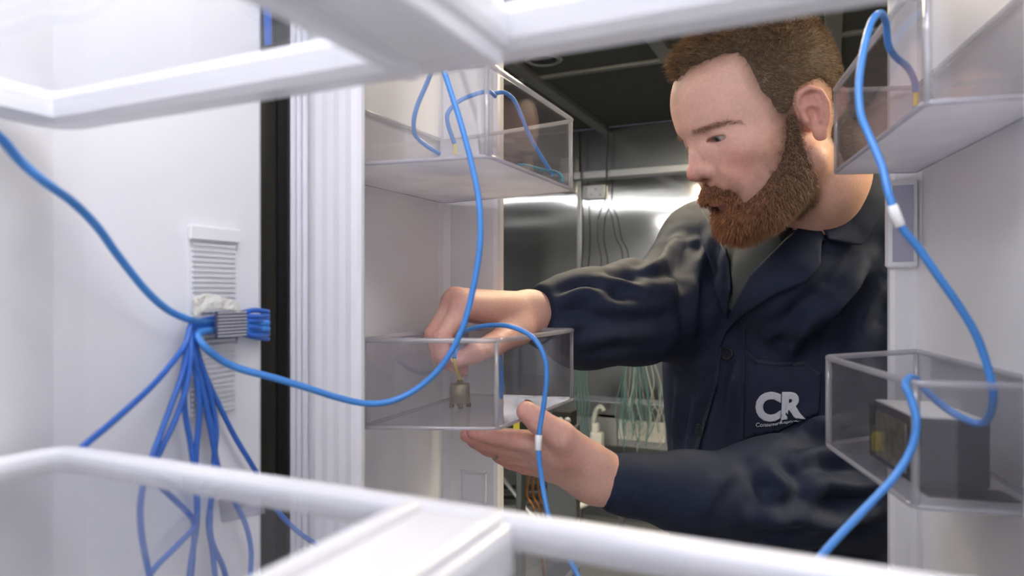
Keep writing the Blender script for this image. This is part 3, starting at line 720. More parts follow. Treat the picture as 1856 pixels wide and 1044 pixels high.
def head_sdf(p):
    q = c2h(p.astype(np.float64)).astype(np.float32); m = q.copy(); m[:, 1] = np.abs(m[:, 1])
    d = s_ell(m, (-.006, 0, .052), (.097, .0755, .084))
    d = smin(d, s_ell(m, (.035, 0, .058), (.062, .062, .058)), .03)       # forehead
    d = smin(d, s_ell(m, (.030, 0, -.006), (.062, .061, .078)), .03)      # mid face
    d = smin(d, s_ell(m, (.038, 0, -.052), (.052, .048, .036)), .025)     # jaw
    d = smin(d, s_ell(m, (.078, 0, -.076), (.020, .022, .017)), .022)     # chin
    d = smin(d, s_cap(m, (.0, .056, -.045), (.060, .032, -.070), .018, .016), .02)
    d = smin(d, s_ell(m, (.060, .043, .002), (.024, .020, .018)), .018)   # cheekbone
    d = smin(d, s_ell(m, (.076, .026, -.022), (.018, .016, .018)), .018)  # cheek
    d = smin(d, s_cap(m, (.090, .008, .0475), (.073, .043, .049), .0095, .007), .012)  # brow
    d = smax(d, -s_ell(m, (.103, .033, .025), (.0165, .0155, .0115)), .010)            # socket
    d = smin(d, s_chain(m, [(.084, 0, .044), (.0905, 0, .029), (.0995, 0, .013), (.107, 0, -.001)], [.0090, .0080, .0088, .0096], .004), .009)  # nose bridge
    d = smin(d, s_ell(m, (.1085, 0, -.0050), (.0118, .0110, .0100)), .006)
    d = smin(d, s_ell(m, (.0955, .0122, -.0088), (.0135, .0078, .0085)), .005)         # wing
    d = smin(d, s_ell(m, (.083, .016, .008), (.014, .013, .018)), .010)
    d = smax(d, -s_ell(m, (.1015, .0062, -.0155), (.0060, .0034, .0042)), .002)        # nostril
    d = smin(d, s_ell(m, (.090, 0, -.034), (.017, .026, .016)), .012)                  # muzzle
    d = smin(d, s_ell(m, (.1010, .0065, -.0390), (.0060, .0120, .0036)), .005)         # upper lip
    d = smin(d, s_ell(m, (.0995, 0, -.0470), (.0064, .0155, .0042)), .005)             # lower lip
    d = smax(d, -s_ell(m, (.1105, 0, -.0428), (.0075, .0205, .0007)), .0030)           # mouth line
    # eyelids round the eyeball, with a narrow slit since he looks down
    e = s_ell(m, EYE, (.0134, .0146, .0132))
    d = smin(d, e, .005)
    slit = s_ell(m, (EYE[0]+.0105, EYE[1]+.0006, EYE[2]-.0030), (.0120, .0146, .0035), rotF('F', -6))
    d = smax(d, -slit, .0010)
    d = smin(d, s_cap(m, (EYE[0]+.0118, EYE[1]-.011, EYE[2]+.0025), (EYE[0]+.0075, EYE[1]+.0125, EYE[2]+.0020), .0016, .0014), .0022)
    d = smin(d, ear_sdf(m), .003)
    # neck into the trunk
    d = smin(d, s_chain(p, NECK, [.053, .052, .053, .05], .03), .022)
    return d
NECK = [tuple(h2c((-.034, 0, -.02))), tuple(h2c((-.040, 0, -.075))), (.418, .970, .050), (.430, 1.03, -.03)]

# ---- coat pose (camera axes)
SR, SL = np.array([.318, 1.13, .075]), np.array([.505, .935, .072])     # shoulders
face = np.array([-.72, -.69, 0]); face /= np.linalg.norm(face); side = np.array([-face[1], face[0], 0])
if side[0] < 0: side = -side                                            # towards his left
RA = [SR, np.array(P3(1215, 560, 1.03)), np.array(P3(1150, 566, .97)), np.array(P3(1060, 578, .915)), np.array(P3(972, 572, .872))]
RR = [.074, .073, .070, .062, .0395]
LA = [SL, np.array([.505, .915, -.10]), np.array(P3(1550, 866, .875)), np.array(P3(1400, 893, .835)), np.array(P3(1250, 893, .79)), np.array(P3(1092, 873, .742))]
LR = [.078, .084, .086, .062, .042, .0315]
TORSO_Z = [.07, 0., -.12, -.28, -.50, -.72]
TORSO_C = [(.425, 1.055), (.415, 1.05), (.415, 1.05), (.425, 1.055), (.445, 1.07), (.455, 1.08)]
TORSO_A = [.125, .172, .192, .190, .205, .225]      # half width across the shoulders
TORSO_B = [.085, .125, .148, .152, .160, .170]      # half depth
def torso_sdf(p):
    z = p[:, 2]; zs = np.array(TORSO_Z[::-1])
    f = lambda t: np.interp(z, zs, np.array(t[::-1]))
    cx = f([c[0] for c in TORSO_C]); cy = f([c[1] for c in TORSO_C]); a = f(TORSO_A); b = f(TORSO_B)
    dx = p[:, 0]-cx; dy = p[:, 1]-cy; s = dx*side[0]+dy*side[1]; t = dx*face[0]+dy*face[1]
    k0 = np.sqrt((s/a)**2+(t/b)**2); k1 = np.sqrt((s/a**2)**2+(t/b**2)**2)+1e-6
    d = k0*(k0-1)/k1
    d = np.maximum(d, b*-.98) if False else d
    return smax(smax(d, z-.085, .05), -.72-z, .01).astype(np.float32)
def trunk_sdf(p):
    d = torso_sdf(p)
    nk = np.array([.392, .935, .020]); n2 = np.array([.452, .935, .095])
    d = smin(d, s_chain(p, [tuple(SR), tuple(nk), tuple(n2), tuple(SL)], [.066, .088, .077, .068], .03), .04)
    return d
def arm_sdf(p, pts, rad): return s_chain(p, [tuple(q) for q in pts], rad, .03)
def coat_sdf(p):
    d = trunk_sdf(p)
    r = arm_sdf(p, RA, RR); l = arm_sdf(p, LA, LR)
    # flat cuffs, hollow sleeves
    for nm, pts in (('r', RA), ('l', LA)):
        e = pts[-1]; ax = pts[-1]-pts[-2]; ax = ax/np.linalg.norm(ax)
        if nm == 'l': ax = np.array([-.97, -.12, .10]); ax /= np.linalg.norm(ax)
        cut = ((p-e.astype(np.float32))@ax.astype(np.float32))
        if nm == 'r': r = smax(r, cut, .004)
        else: l = smax(l, cut, .004)
    d = smin(d, r, .028); d = smin(d, l, .022)
    return d

# ---- hands
def fingers(p, spec, k):
    d = None
    for pts, rad in spec:
        q = [P3(*t) for t in pts]; e = s_chain(p, q, rad, .003); d = e if d is None else smin(d, e, k)
    return d
RH = {
 'index': ([(842,552,.752),(800,612,.741),(803,645,.742),(824,662,.744)], [.0115,.0098,.0088,.0072]),
 'middle': ([(826,543,.768),(786,606,.760),(798,650,.758),(838,671,.755)], [.0118,.0100,.0090,.0074]),
 'ring': ([(820,547,.786),(785,610,.780),(800,652,.776),(833,664,.772)], [.0112,.0094,.0085,.0070]),
 'little': ([(826,560,.802),(800,610,.798),(812,640,.794),(832,650,.790)], [.010,.0085,.0076,.0064]),
 'thumb': ([(938,597,.825),(896,624,.770),(858,640,.738),(829,653,.7345)], [.0175,.0135,.0112,.0082])}
LH = {
 'index': ([(988,803,.712),(922,795,.700),(886,789,.690),(858,784,.684)], [.0130,.0100,.0088,.0072]),
 'middle': ([(985,820,.730),(910,808,.720),(872,798,.712),(846,789,.706)], [.0130,.0100,.0089,.0073]),
 'ring': ([(990,836,.748),(920,824,.740),(884,812,.733),(858,800,.728)], [.0120,.0095,.0084,.0070]),
 'little': ([(1002,852,.762),(952,846,.757),(925,838,.752),(903,829,.748)], [.0112,.0085,.0077,.0064]),
 'thumb': ([(1068,838,.725),(1016,790,.694),(978,765,.684),(955,746,.680)], [.0200,.0155,.0128,.0108])}
def right_hand(p):
    d = fingers(p, [RH[k] for k in ('index', 'middle', 'ring', 'little')], .0025)
    wr_ = P3(960, 568, .866)
    pal = None
    for k, r in (('index', .0140), ('middle', .0145), ('ring', .0135), ('little', .0125)):
        e = s_cap(p, wr_, P3(*RH[k][0][0]), .0215, r); pal = e if pal is None else smin(pal, e, .012)
    th = fingers(p, [RH['thumb']], .004)
    pal = smin(pal, s_cap(p, wr_, P3(*RH['thumb'][0][0]), .022, .019), .012)
    pal = smin(pal, th, .010)
    d = smin(d, pal, .006)
    arm = s_chain(p, [wr_, P3(1010, 571, .912), P3(1080, 575, .95)], [.0255, .028, .034], .01)
    return smin(d, arm, .015)
def left_hand(p):
    d = fingers(p, [LH[k] for k in ('index', 'middle', 'ring', 'little')], .0025)
    wr_ = P3(1078, 862, .742)
    pal = None
    for k, r in (('index', .0150), ('middle', .0155), ('ring', .0145), ('little', .0140)):
        e = s_cap(p, wr_, P3(*LH[k][0][0]), .0225, r); pal = e if pal is None else smin(pal, e, .012)
    th = fingers(p, [LH['thumb']], .005)
    pal = smin(pal, s_cap(p, wr_, P3(*LH['thumb'][0][0]), .022, .021), .012)
    pal = smin(pal, s_ell(p, P3(1025, 820, .715), (.024, .020, .018)), .012)
    pal = smin(pal, th, .009)
    d = smin(d, pal, .006)
    arm = s_chain(p, [wr_, P3(1130, 880, .760), P3(1220, 890, .785)], [.0265, .028, .034], .01)
    return smin(d, arm, .015)
def nail(name, hand, f, M, parent): pass

# ---- mesh the pieces of the body
hV, hF = surface_nets(head_sdf, (.17, .70, -.04), (.50, 1.04, .37), .0016, 1)
rV, rF = surface_nets(right_hand, (-.12, .70, -.12), (.13, .90, .02), .0019, 2)
lV, lF = surface_nets(left_hand, (-.08, .64, -.25), (.22, .83, -.09), .0019, 2)
tV, tF = surface_nets(lambda p: trunk_sdf(p)+.032, (.15, .75, -.75), (.75, 1.35, .15), .016, 1)
cV, cF = surface_nets(coat_sdf, (-.02, .66, -.75), (.75, 1.36, .16), .0050, 2)
hN = normals_np(hV, hF)

# ---- regions of the head, laid out on his left profile and mirrored
hl = c2h(hV); hm = hl.copy(); hm[:, 1] = np.abs(hm[:, 1]); HQ = proj_np(h2c(hm))
hair_poly = [(1190,176),(1216,172),(1228,146),(1256,124),(1296,104),(1336,96),(1352,112),(1362,138),(1378,164),(1394,184),(1408,208),(1428,212),(1440,192),(1448,168),(1462,152),(1482,146),(1500,158),(1508,200),(1502,250),(1530,300),(1640,300),(1640,-60),(1150,-60)]
beard_poly = [(1424,204),(1444,200),(1452,228),(1462,264),(1474,300),(1480,350),(1460,400),(1420,450),(1360,490),(1300,470),(1262,420),(1256,372),(1262,340),(1275,331),(1302,338),(1326,346),(1346,366),(1366,358),(1386,334),(1404,302),(1417,268),(1420,235)]
lip_poly = [(1268,364),(1300,362),(1324,370),(1314,380),(1292,380),(1268,377)]
brow_poly = [(1252,238),(1256,246),(1290,236),(1320,226),(1352,226),(1340,219),(1312,219),(1284,227)]
earm = ear_sdf(hm.astype(np.float32)) < .0015
neckm = hl[:, 2] < -.085
front = np.where(hl[:, 0] > .04, 1, 0)
hairm = softpoly(HQ+4*np.stack([vnoise(hl, 300, 31), vnoise(hl, 300, 32)], 1), hair_poly, 18, 4)*(~earm)
beardm = softpoly(HQ+5*np.stack([vnoise(hl, 300, 33), vnoise(hl, 300, 34)], 1), beard_poly, 22, 8)*(~earm)*(1-softpoly(HQ, lip_poly, 2.5)*(hl[:, 0] > .085))
beardm *= np.clip((hl[:, 0]+.012)/.012, 0, 1)*np.clip((hl[:, 2]+.125)/.03, 0, 1)
lipm = softpoly(HQ, lip_poly, 3)*(hl[:, 0] > .092)*(np.abs(hl[:, 1]) < .024)
browm = softpoly(HQ, brow_poly, 3)*(hl[:, 0] > .055)
lin = lambda r, g, b: np.array(srgb(r, g, b)[:3])
skin_c = lin(222, 178, 162); pink = lin(212, 136, 126); tone = np.repeat(skin_c[None], len(hV), 0)
def blend(tone, col, w): return tone*(1-w[:, None])+col*w[:, None]
ck = np.exp(-((hl[:, 0]-.078)**2/.02**2+(np.abs(hl[:, 1])-.042)**2/.022**2+(hl[:, 2]+.012)**2/.022**2))
ns = np.exp(-((hl[:, 0]-.118)**2/.016**2+hl[:, 1]**2/.014**2+(hl[:, 2])**2/.016**2))
tone = blend(tone, pink, np.clip(.55*ck+.6*ns, 0, 1)); tone = blend(tone, lin(206,128,118), earm*.4)
tone = blend(tone, lin(196,124,122), lipm*.8)
tone = blend(tone, lin(130,102,82), np.clip(hairm*1.1, 0, 1)*.9); tone = blend(tone, lin(134,92,74), np.clip(beardm*1.15, 0, 1)*.85)
tone = blend(tone, lin(160,120,98), browm*.5)
tone *= (1+.03*vnoise(hl, 260, 3))[:, None]
def hand_tone(V, tips):
    t = np.repeat(lin(222,176,160)[None], len(V), 0)
    for p in tips: t = blend(t, lin(214,140,130), .6*np.exp(-np.sum((V-np.array(p))**2, 1)/.013**2))
    return t*(1+.05*vnoise(V, 120, 5))[:, None]
rT = hand_tone(rV, [P3(*q) for k in RH for q in RH[k][0][1:]]+[P3(*RH[k][0][0]) for k in ('index', 'middle')])
lT = hand_tone(lV, [P3(*q) for k in LH for q in LH[k][0][1:]]+[P3(1030, 830, .70)])
tT = np.repeat(lin(222,176,160)[None], len(tV), 0)

root = thing('person', (W(.43, 1.06, 0).x, W(.43, 1.06, 0).y, 0), 'bearded man in navy lab coat bending to place a probe in a bin', 'person')
BV = np.concatenate([hV, rV, lV, tV]); off = np.cumsum([0, len(hV), len(rV), len(lV)])
BF = np.concatenate([hF, rF+off[1], lF+off[2], tF+off[3]]); BT = np.concatenate([tone, rT, lT, tT])
def set_tone(me, T):
    a = me.color_attributes.new('tone', 'FLOAT_COLOR', 'POINT'); a.data.foreach_set('color', np.concatenate([T, np.ones((len(T), 1))], 1).astype(np.float32).ravel())
me = mesh_np('body', world_np(BV), BF); set_tone(me, BT)
body = obj('body', me, 'skin', root); body['label'] = 'fair skin of face, neck and both hands'

# ---- eyes
for sgn in (1, -1):
    ec = np.array([EYE[0], sgn*EYE[1], EYE[2]]); g = np.array([.90, .02, -.32]); g /= np.linalg.norm(g)
    V = []; F = []; n1, n2 = 16, 24; r = .0124
    for i in range(n1+1):
        for j in range(n2):
            a = math.pi*i/n1; b = 2*math.pi*j/n2; V.append((math.cos(a), math.sin(a)*math.cos(b), math.sin(a)*math.sin(b)))
    for i in range(n1):
        for j in range(n2): F.append((i*n2+j, i*n2+(j+1) % n2, (i+1)*n2+(j+1) % n2, (i+1)*n2+j))
    V = np.array(V); e1 = np.cross(g, [0, 0, 1.]); e1 /= np.linalg.norm(e1); e2 = np.cross(e1, g)
    D = V[:, :1]*g+V[:, 1:2]*e1+V[:, 2:]*e2; ang = np.arccos(np.clip(V[:, 0], -1, 1))
    T = np.repeat(lin(186,172,170)[None], len(V), 0); T[ang < .54] = lin(84,96,108); T[ang < .22] = lin(12,12,14)
    me = mesh_np('eye', world_np(h2c(ec+D*r)), F); set_tone(me, T); obj('eye', me, 'eye_white', root)

# ---- hair, beard and brows: a soft shell and short strands rooted on it
def shell(name, m, mask, thick, T, parent):
    keepv = mask > .56; keepf = keepv[hF].all(1); f = hF[keepf]; used = np.unique(f); mp = -np.ones(len(hV), int); mp[used] = np.arange(len(used))
    V = hV[used] + hN[used]*(thick[used]*np.clip((mask[used]-.60)/.40, 0, 1))[:, None] - hN[used]*.0012
    me = mesh_np(name, world_np(V), mp[f]); set_tone(me, T[used]); o = obj(name, me, m, parent); return o, V, mp[f], used
def strands(name, V, F, N, wgt, count, length, dirf, width, colf, m, parent, seed):
    r = np.random.default_rng(seed)
    a = np.linalg.norm(np.cross(V[F[:, 1]]-V[F[:, 0]], V[F[:, 2]]-V[F[:, 0]]), axis=1)*wgt[F].mean(1)
    f = F[r.choice(len(F), count, p=a/a.sum())]; u = r.random((count, 1)); w_ = r.random((count, 1))
    b = lambda X: (X[f[:, 0]]*(1-u)+X[f[:, 1]]*u)*(1-w_)+(X[f[:, 3]]*(1-u)+X[f[:, 2]]*u)*w_
    P = b(V); n = b(N); n /= np.linalg.norm(n, axis=1)[:, None]; wv = b(wgt[:, None])[:, 0]
    L_ = length(c2h(P), r)*np.clip(.35+.65*wv, .35, 1); d0, d1 = dirf(c2h(P), n, r)
    d0 /= np.linalg.norm(d0, axis=1)[:, None]; d1 /= np.linalg.norm(d1, axis=1)[:, None]
    p1 = P+d0*(L_*.5)[:, None]; p2 = p1+d1*(L_*.5)[:, None]; P = P-n*.001
    rd_ = r.normal(size=(count, 3)); sd = np.cross(d0+d1, rd_); sd /= np.linalg.norm(sd, axis=1)[:, None]; sd *= (width*r.uniform(.7, 1.2, count))[:, None]
    VV = np.stack([P-sd, P+sd, p1-sd*.8, p1+sd*.8, p2], 1).reshape(-1, 3); k = np.arange(count)[:, None]*5
    Q = np.concatenate([k+0, k+1, k+3, k+2], 1); Tt = np.concatenate([k+2, k+3, k+4], 1)
    me = bpy.data.meshes.new(name); me.from_pydata(world_np(VV).tolist(), [], Q.tolist()+Tt.tolist()); me.update()
    C = colf(c2h(P), r)*r.uniform(.5, 1.5, count)[:, None]; set_tone(me, np.repeat(C, 5, 0)); me.polygons.foreach_set('use_smooth', [True]*len(me.polygons))
    o = obj(name, me, m, parent); o['kind'] = 'stuff'; return o
Fa, La, Ua = HM
# hair
topw = np.clip((hl[:, 2]-.075)/.05, 0, 1)
th = .0035+.0085*topw+.004*np.clip((hl[:, 0]-.05)/.04, 0, 1)*topw
hairT = np.repeat(lin(90,74,60)[None], len(hV), 0)
ho, sV, sF, us = shell('hair', 'hair_brown', hairm, th, hairT, root); ho['label'] = 'short light brown hair with receding temples'
sN = hN[us]
def hlen(q, r): t = np.clip((q[:, 2]-.06)/.06, 0, 1); return (.006+.012*t)*r.uniform(.7, 1.2, len(q))
def hdir(q, n, r):
    t = np.clip((q[:, 2]-.05)/.06, 0, 1)[:, None]
    flow = t*(.9*Fa+.5*La*np.sign(.3)+.0*Ua)+(1-t)*(-.55*Fa-.75*Ua); j = r.normal(size=n.shape)*.25
    return n*.55+flow*.9+j, n*.15+flow+j*1.3
def hcol(q, r):
    t = np.clip((q[:, 2]-.05)/.07, 0, 1)[:, None]; return lin(132,112,92)*(1-t)+lin(150,120,88)*t
strands('hair_strands', sV, sF, sN, hairm[us], 30000, hlen, hdir, .00025, hcol, 'hair_brown', ho, 11)
# beard
chin = np.clip((-.030-hl[:, 2])/.05, 0, 1)*np.clip((hl[:, 0]-.02)/.05, 0, 1)
must = np.clip((hl[:, 0]-.085)/.01, 0, 1)*np.clip((hl[:, 2]+.045)/.008, 0, 1)
bt = .0025+.009*chin+.0015*must
bT = np.repeat(lin(92,66,52)[None], len(hV), 0)
bo, sV2, sF2, us2 = shell('beard', 'beard_auburn', beardm, bt, bT, root); bo['label'] = 'full reddish brown beard and moustache'
def blen(q, r): c_ = np.clip((-.025-q[:, 2])/.06, 0, 1); return (.005+.007*c_)*r.uniform(.7, 1.25, len(q))
def bdir(q, n, r):
    j = r.normal(size=n.shape)*.28; flow = -.75*Ua+.25*Fa; mo = (np.clip((q[:, 0]-.088)/.008, 0, 1)*np.clip((q[:, 2]+.043)/.006, 0, 1))[:, None]
    sl_ = np.sign(q[:, 1:2])*La; flow = flow+mo*sl_*.8-mo*Fa*.2
    return n*.6+flow*.7+j, n*.2+flow+j*1.2
def bcol(q, r):
    f_ = np.clip((q[:, 0]-.03)/.07, 0, 1)[:, None]; return lin(140,116,96)*(1-f_)+lin(160,110,78)*f_
strands('beard_strands', sV2, sF2, hN[us2], beardm[us2], 25000, blen, bdir, .00027, bcol, 'beard_auburn', bo, 12)
# eyebrows
kf = (browm > .25)[hF].all(1); ff = hF[kf]
def edir(q, n, r):
    s_ = np.sign(q[:, 1:2]); j = r.normal(size=n.shape)*.2; fl2 = s_*La*.9+Ua*.25-Fa*.3; return n*.4+fl2+j, n*.1+fl2+j
strands('eyebrow', hV, ff, hN, browm, 620, lambda q, r: .0075*r.uniform(.7, 1.2, len(q)), edir, .00022, lambda q, r: np.repeat(lin(150,118,96)[None], len(q), 0), 'hair_brown', root, 13)
# eyelashes of both upper lids
LV_ = []; LF_ = []
for sgn in (1, -1):
    for k in range(26):
        t_ = k/25; b0 = np.array([EYE[0]+.0128-.006*t_**1.5, sgn*(EYE[1]-.010+.0225*t_), EYE[2]+.0012-.001*t_])
        tip = b0+np.array([.0062, sgn*(.004*(t_-.3)), -.0022]); sdv = np.array([0, .00022, 0]); i0 = len(LV_)
        LV_ += [b0-sdv, b0+sdv, tip]; LF_.append((i0, i0+1, i0+2))
me = mesh_np('eyelashes', world_np(h2c(np.array(LV_))), LF_); set_tone(me, np.repeat(lin(120,92,60)[None], len(LV_), 0)); obj('eyelashes', me, 'hair_brown', root)

# ---- coat: fold lines pressed into the mesh, then collar, lapels, pocket, buttons, lettering
CWV = world_np(cV); eye0 = Vector((0, 0, CAMZ))
def tree(V, F): return BVHTree.FromPolygons([Vector(v) for v in V], [tuple(int(i) for i in f) for f in F])
bt0 = tree(CWV, cF)
def hit(bt_, u, v):
    h_ = bt_.ray_cast(eye0, ray(u, v).normalized()); return (h_[0], h_[1])
cN = normals_np(CWV, cF)
folds = [  # (pixel polyline on the cloth, width m, height m)
 ([(1290,420),(1275,480),(1285,540)], .012, .006), ([(1250,440),(1262,500),(1255,560),(1262,600)], .014, .007), ([(1318,440),(1300,520),(1290,600)], .012, .005),
 ([(1228,430),(1200,475),(1150,500)], .012, .006), ([(1100,510),(1160,520),(1230,500)], .014, .008), ([(1050,540),(1120,560),(1190,545),(1240,520)], .016, .008),
 ([(1010,545),(1060,530),(1110,525)], .010, .005), ([(1040,620),(1110,605),(1200,600)], .014, .006), ([(1000,600),(1050,585),(1100,590)], .010, .004),
 ([(1580,470),(1540,520),(1480,590),(1430,640)], .014, .009), ([(1610,500),(1570,560),(1530,640),(1510,700)], .013, .008), ([(1500,540),(1450,590),(1390,620)], .012, .006),
 ([(1600,580),(1560,640),(1545,720)], .014, .008), ([(1470,560),(1440,620),(1425,650)], .010, .005),
 ([(1600,760),(1550,790),(1500,800)], .016, .010), ([(1590,830),(1540,830),(1480,820),(1440,840)], .014, .009), ([(1620,870),(1560,880),(1500,870),(1430,900)], .014, .008),
 ([(1380,840),(1420,880),(1400,930)], .014, .008), ([(1330,850),(1300,880),(1280,930)], .010, .003), ([(1480,920),(1420,945),(1350,940)], .014, .007), ([(1450,780),(1500,765),(1560,740)], .012, .009),
 ([(1230,700),(1225,780),(1220,840)], .012, .005), ([(1290,680),(1260,740),(1235,830)], .010, .004), ([(1330,660),(1320,740),(1310,830)], .008, .003), ([(1600,920),(1520,950),(1440,955)], .012, .007),
]
disp = np.zeros(len(CWV))
for uv, wd, ht in folds:
    wd *= .85; ht *= 1.5
    pts = []
    for i in range(len(uv)-1):
        for k in range(6):
            t_ = k/6; h_ = hit(bt0, uv[i][0]*(1-t_)+uv[i+1][0]*t_, uv[i][1]*(1-t_)+uv[i+1][1]*t_)
            if h_[0] is not None and (not pts or (h_[0]-pts[-1]).length < .06): pts.append(h_[0])
    if len(pts) < 3: continue
    pn = np.array([tuple(p) for p in pts]); lo = pn.min(0)-.06; hi = pn.max(0)+.06
    sel = np.where(((CWV > lo) & (CWV < hi)).all(1))[0]; X = CWV[sel]; best = np.full(len(sel), 9.); par = np.zeros(len(sel))
    for i in range(len(pn)-1):
        ab = pn[i+1]-pn[i]; t_ = np.clip(((X-pn[i])@ab)/(ab@ab+1e-12), 0, 1); dd = np.linalg.norm(X-pn[i]-t_[:, None]*ab, axis=1)
        m_ = dd < best; best[m_] = dd[m_]; par[m_] = (i+t_[m_])/(len(pn)-1)
    fade = np.sin(np.clip(par, .04, .96)*math.pi)**.6
    disp[sel] += fade*ht*(1.15*np.exp(-(best/wd)**2)-.75*np.exp(-((best-wd*1.9)/wd)**2))
disp += .0016*vnoise(CWV*np.array([1, 1, .55]), 40, 21)+.0007*vnoise(CWV, 95, 22)
CWV = CWV+cN*disp[:, None]
coat = obj('coat', mesh_np('coat', CWV, cF), 'coat_navy', root); coat['label'] = 'navy blue lab coat with white lettering on the chest'
bt1 = tree(CWV, cF); btT = tree(world_np(tV), tF)
def drape(bm, offset, th, maxlen=.010, guard=None):
    """lay a flat outline drawn in the picture plane on the cloth and give it thickness"""
    bad = []; nrm = {}
    for v in bm.verts:
        u_, v_ = v.co.x, -v.co.y; h_ = hit(bt1, u_, v_)
        if h_[0] is None: bad.append(v); continue
        if guard is not None:
            g_ = hit(btT, u_, v_)
            if g_[0] is not None and (h_[0]-eye0).length < (g_[0]-eye0).length-guard: bad.append(v); continue
        n_ = h_[1]; n_ = n_ if n_.dot(eye0-h_[0]) > 0 else -n_
        nrm[v] = n_; v.co = h_[0]+n_*offset
    if bad: bmesh.ops.delete(bm, geom=bad, context='VERTS')
    fs = bm.faces[:]
    r_ = bmesh.ops.extrude_face_region(bm, geom=fs); nv = [e for e in r_['geom'] if isinstance(e, bmesh.types.BMVert)]
    bm.normal_update()
    for v in nv:
        v.co = v.co + (eye0-v.co).normalized()*th
    bmesh.ops.recalc_face_normals(bm, faces=bm.faces[:]); return bm
def flat(poly, step=9):
    bm = nb(); poly = [Vector((u, -v, 0)) for u, v in poly]
    f = bm.faces.new([bm.verts.new(p) for p in poly]); bmesh.ops.triangulate(bm, faces=[f])
    for _ in range(6):
        es = [e for e in bm.edges if e.calc_length() > step]
        if not es: break
        bmesh.ops.subdivide_edges(bm, edges=es, cuts=1, use_grid_fill=False); bmesh.ops.triangulate(bm, faces=bm.faces[:])
    return bm
def smoothed(poly, n=4): return [(p.x, p.y) for p in smooth_path([Vector((u, v, 0)) for u, v in poly], n, True)]
def smooth_bm(bm, it=2):
    for _ in range(it): bmesh.ops.smooth_vert(bm, verts=bm.verts[:], factor=.5, use_axis_x=True, use_axis_y=True, use_axis_z=True)
    return bm
obj('undershirt', drape(flat([(1318,425),(1440,400),(1500,370),(1470,400),(1424,442),(1364,500),(1330,562),(1318,560),(1322,500)]), .001, .002), 'shirt_grey', root, True)
obj('shirt_collar', drape(flat([(1408,428),(1440,396),(1520,352),(1526,362),(1474,400),(1440,414),(1418,440)]), .003, .003), 'shirt_black', root, True)
obj('lapel', smooth_bm(drape(flat([(1304,630),(1312,596),(1330,562),(1364,496),(1424,436),(1474,394),(1496,440),(1488,440),(1486,481),(1458,512),(1410,531),(1352,568),(1322,598)]), .005, .005), 1), 'coat_navy', coat, True)
obj('lapel', smooth_bm(drape(flat([(1272,378),(1300,420),(1325,470),(1330,520),(1318,575),(1304,560),(1292,510),(1278,460),(1266,410)]), .003, .004), 1), 'coat_navy', coat, True)
obj('collar', smooth_bm(drape(flat([(1474,394),(1525,356),(1562,316),(1618,312),(1616,335),(1586,398),(1556,447),(1497,440)]), .007, .006), 1), 'coat_navy', coat, True)
pk = obj('pocket', drape(flat([(1352,632),(1372,650),(1410,656),(1456,654),(1490,680),(1480,800),(1420,830),(1350,820),(1352,700)]), .0015, .0022, guard=.06), 'coat_navy', coat, True)
obj('pocket_hem', drape(flat([(1352,632),(1372,650),(1410,656),(1456,654),(1490,678),(1488,684),(1456,662),(1410,664),(1370,658),(1352,642)], 6), .0030, .0016, guard=.06), 'coat_seam', pk, True)
obj('placket_seam', drape(flat([(1348,568),(1352,568),(1350,700),(1346,830),(1342,830),(1346,700)], 8), .001, .0012, guard=.06), 'coat_seam', coat, True)
obj('front_edge', drape(flat([(1305,628),(1309,632),(1300,700),(1262,830),(1256,830),(1292,700)], 8), .001, .003, guard=.06), 'coat_seam', coat, True)
for bu, bv in ((1320, 641), (1270, 779)):
    h_ = hit(bt1, bu, bv); n_ = h_[1] if h_[1].dot(eye0-h_[0]) > 0 else -h_[1]; c = h_[0]+n_*.001
    bt_ = tube('button', [c, c+n_*.0012, c+n_*.0032, c+n_*.0034], [.0086, .0092, .0092, .0078], 'button_navy', coat, 20)
    e1 = n_.orthogonal().normalized(); e2 = n_.cross(e1)
    for k in range(4):
        a = math.pi/4+math.pi/2*k; q = c+n_*.0034+(e1*math.cos(a)+e2*math.sin(a))*.0026
        tube('button_hole', [q, q+n_*.0004], .0010, 'coat_seam', bt_, 8)
def text_bm(body_, u, v, height, stretch, bold, slant=0., rot=0.):
    cu = bpy.data.curves.new('lettering', 'FONT'); cu.body = body_; cu.size = 1.0; cu.offset = bold; cu.resolution_u = 4; cu.shear = slant
    to = bpy.data.objects.new('lettering', cu); COL.objects.link(to); bpy.context.view_layer.update()
    me = bpy.data.meshes.new_from_object(to.evaluated_get(bpy.context.evaluated_depsgraph_get())); bpy.data.objects.remove(to); bpy.data.curves.remove(cu)
    bm = nb(); bm.from_mesh(me); bpy.data.meshes.remove(me)
    xs_ = [w_.co.x for w_ in bm.verts]; ys_ = [w_.co.y for w_ in bm.verts]; x0, y0, y1 = min(xs_), min(ys_), max(ys_); s_ = height/(y1-y0)
    for w_ in bm.verts:
        X = (w_.co.x-x0)*s_*stretch; Y = (w_.co.y-y0)*s_; w_.co = Vector((u+X*math.cos(rot)+Y*math.sin(rot)*0, -(v)+Y+X*math.sin(rot), 0))
    bmesh.ops.remove_doubles(bm, verts=bm.verts[:], dist=.01)
    for _ in range(4):
        es = [e for e in bm.edges if e.calc_length() > 7]
        if not es: break
        bmesh.ops.subdivide_edges(bm, edges=es, cuts=1); bmesh.ops.triangulate(bm, faces=bm.faces[:])
    return bm
lg = obj('logo_lettering', drape(text_bm('CR', 1371, 764, 55, .94, .055), .0045, .0012, guard=.06), 'thread_white', coat); lg['label'] = 'large white CR lettering on the chest'
lg2 = obj('logo_lettering', drape(text_bm('ConsumerReports', 1372, 775, 10, 1.02, .02), .0045, .0010, guard=.06), 'thread_white', coat); lg2['label'] = 'small white ConsumerReports lettering below CR'
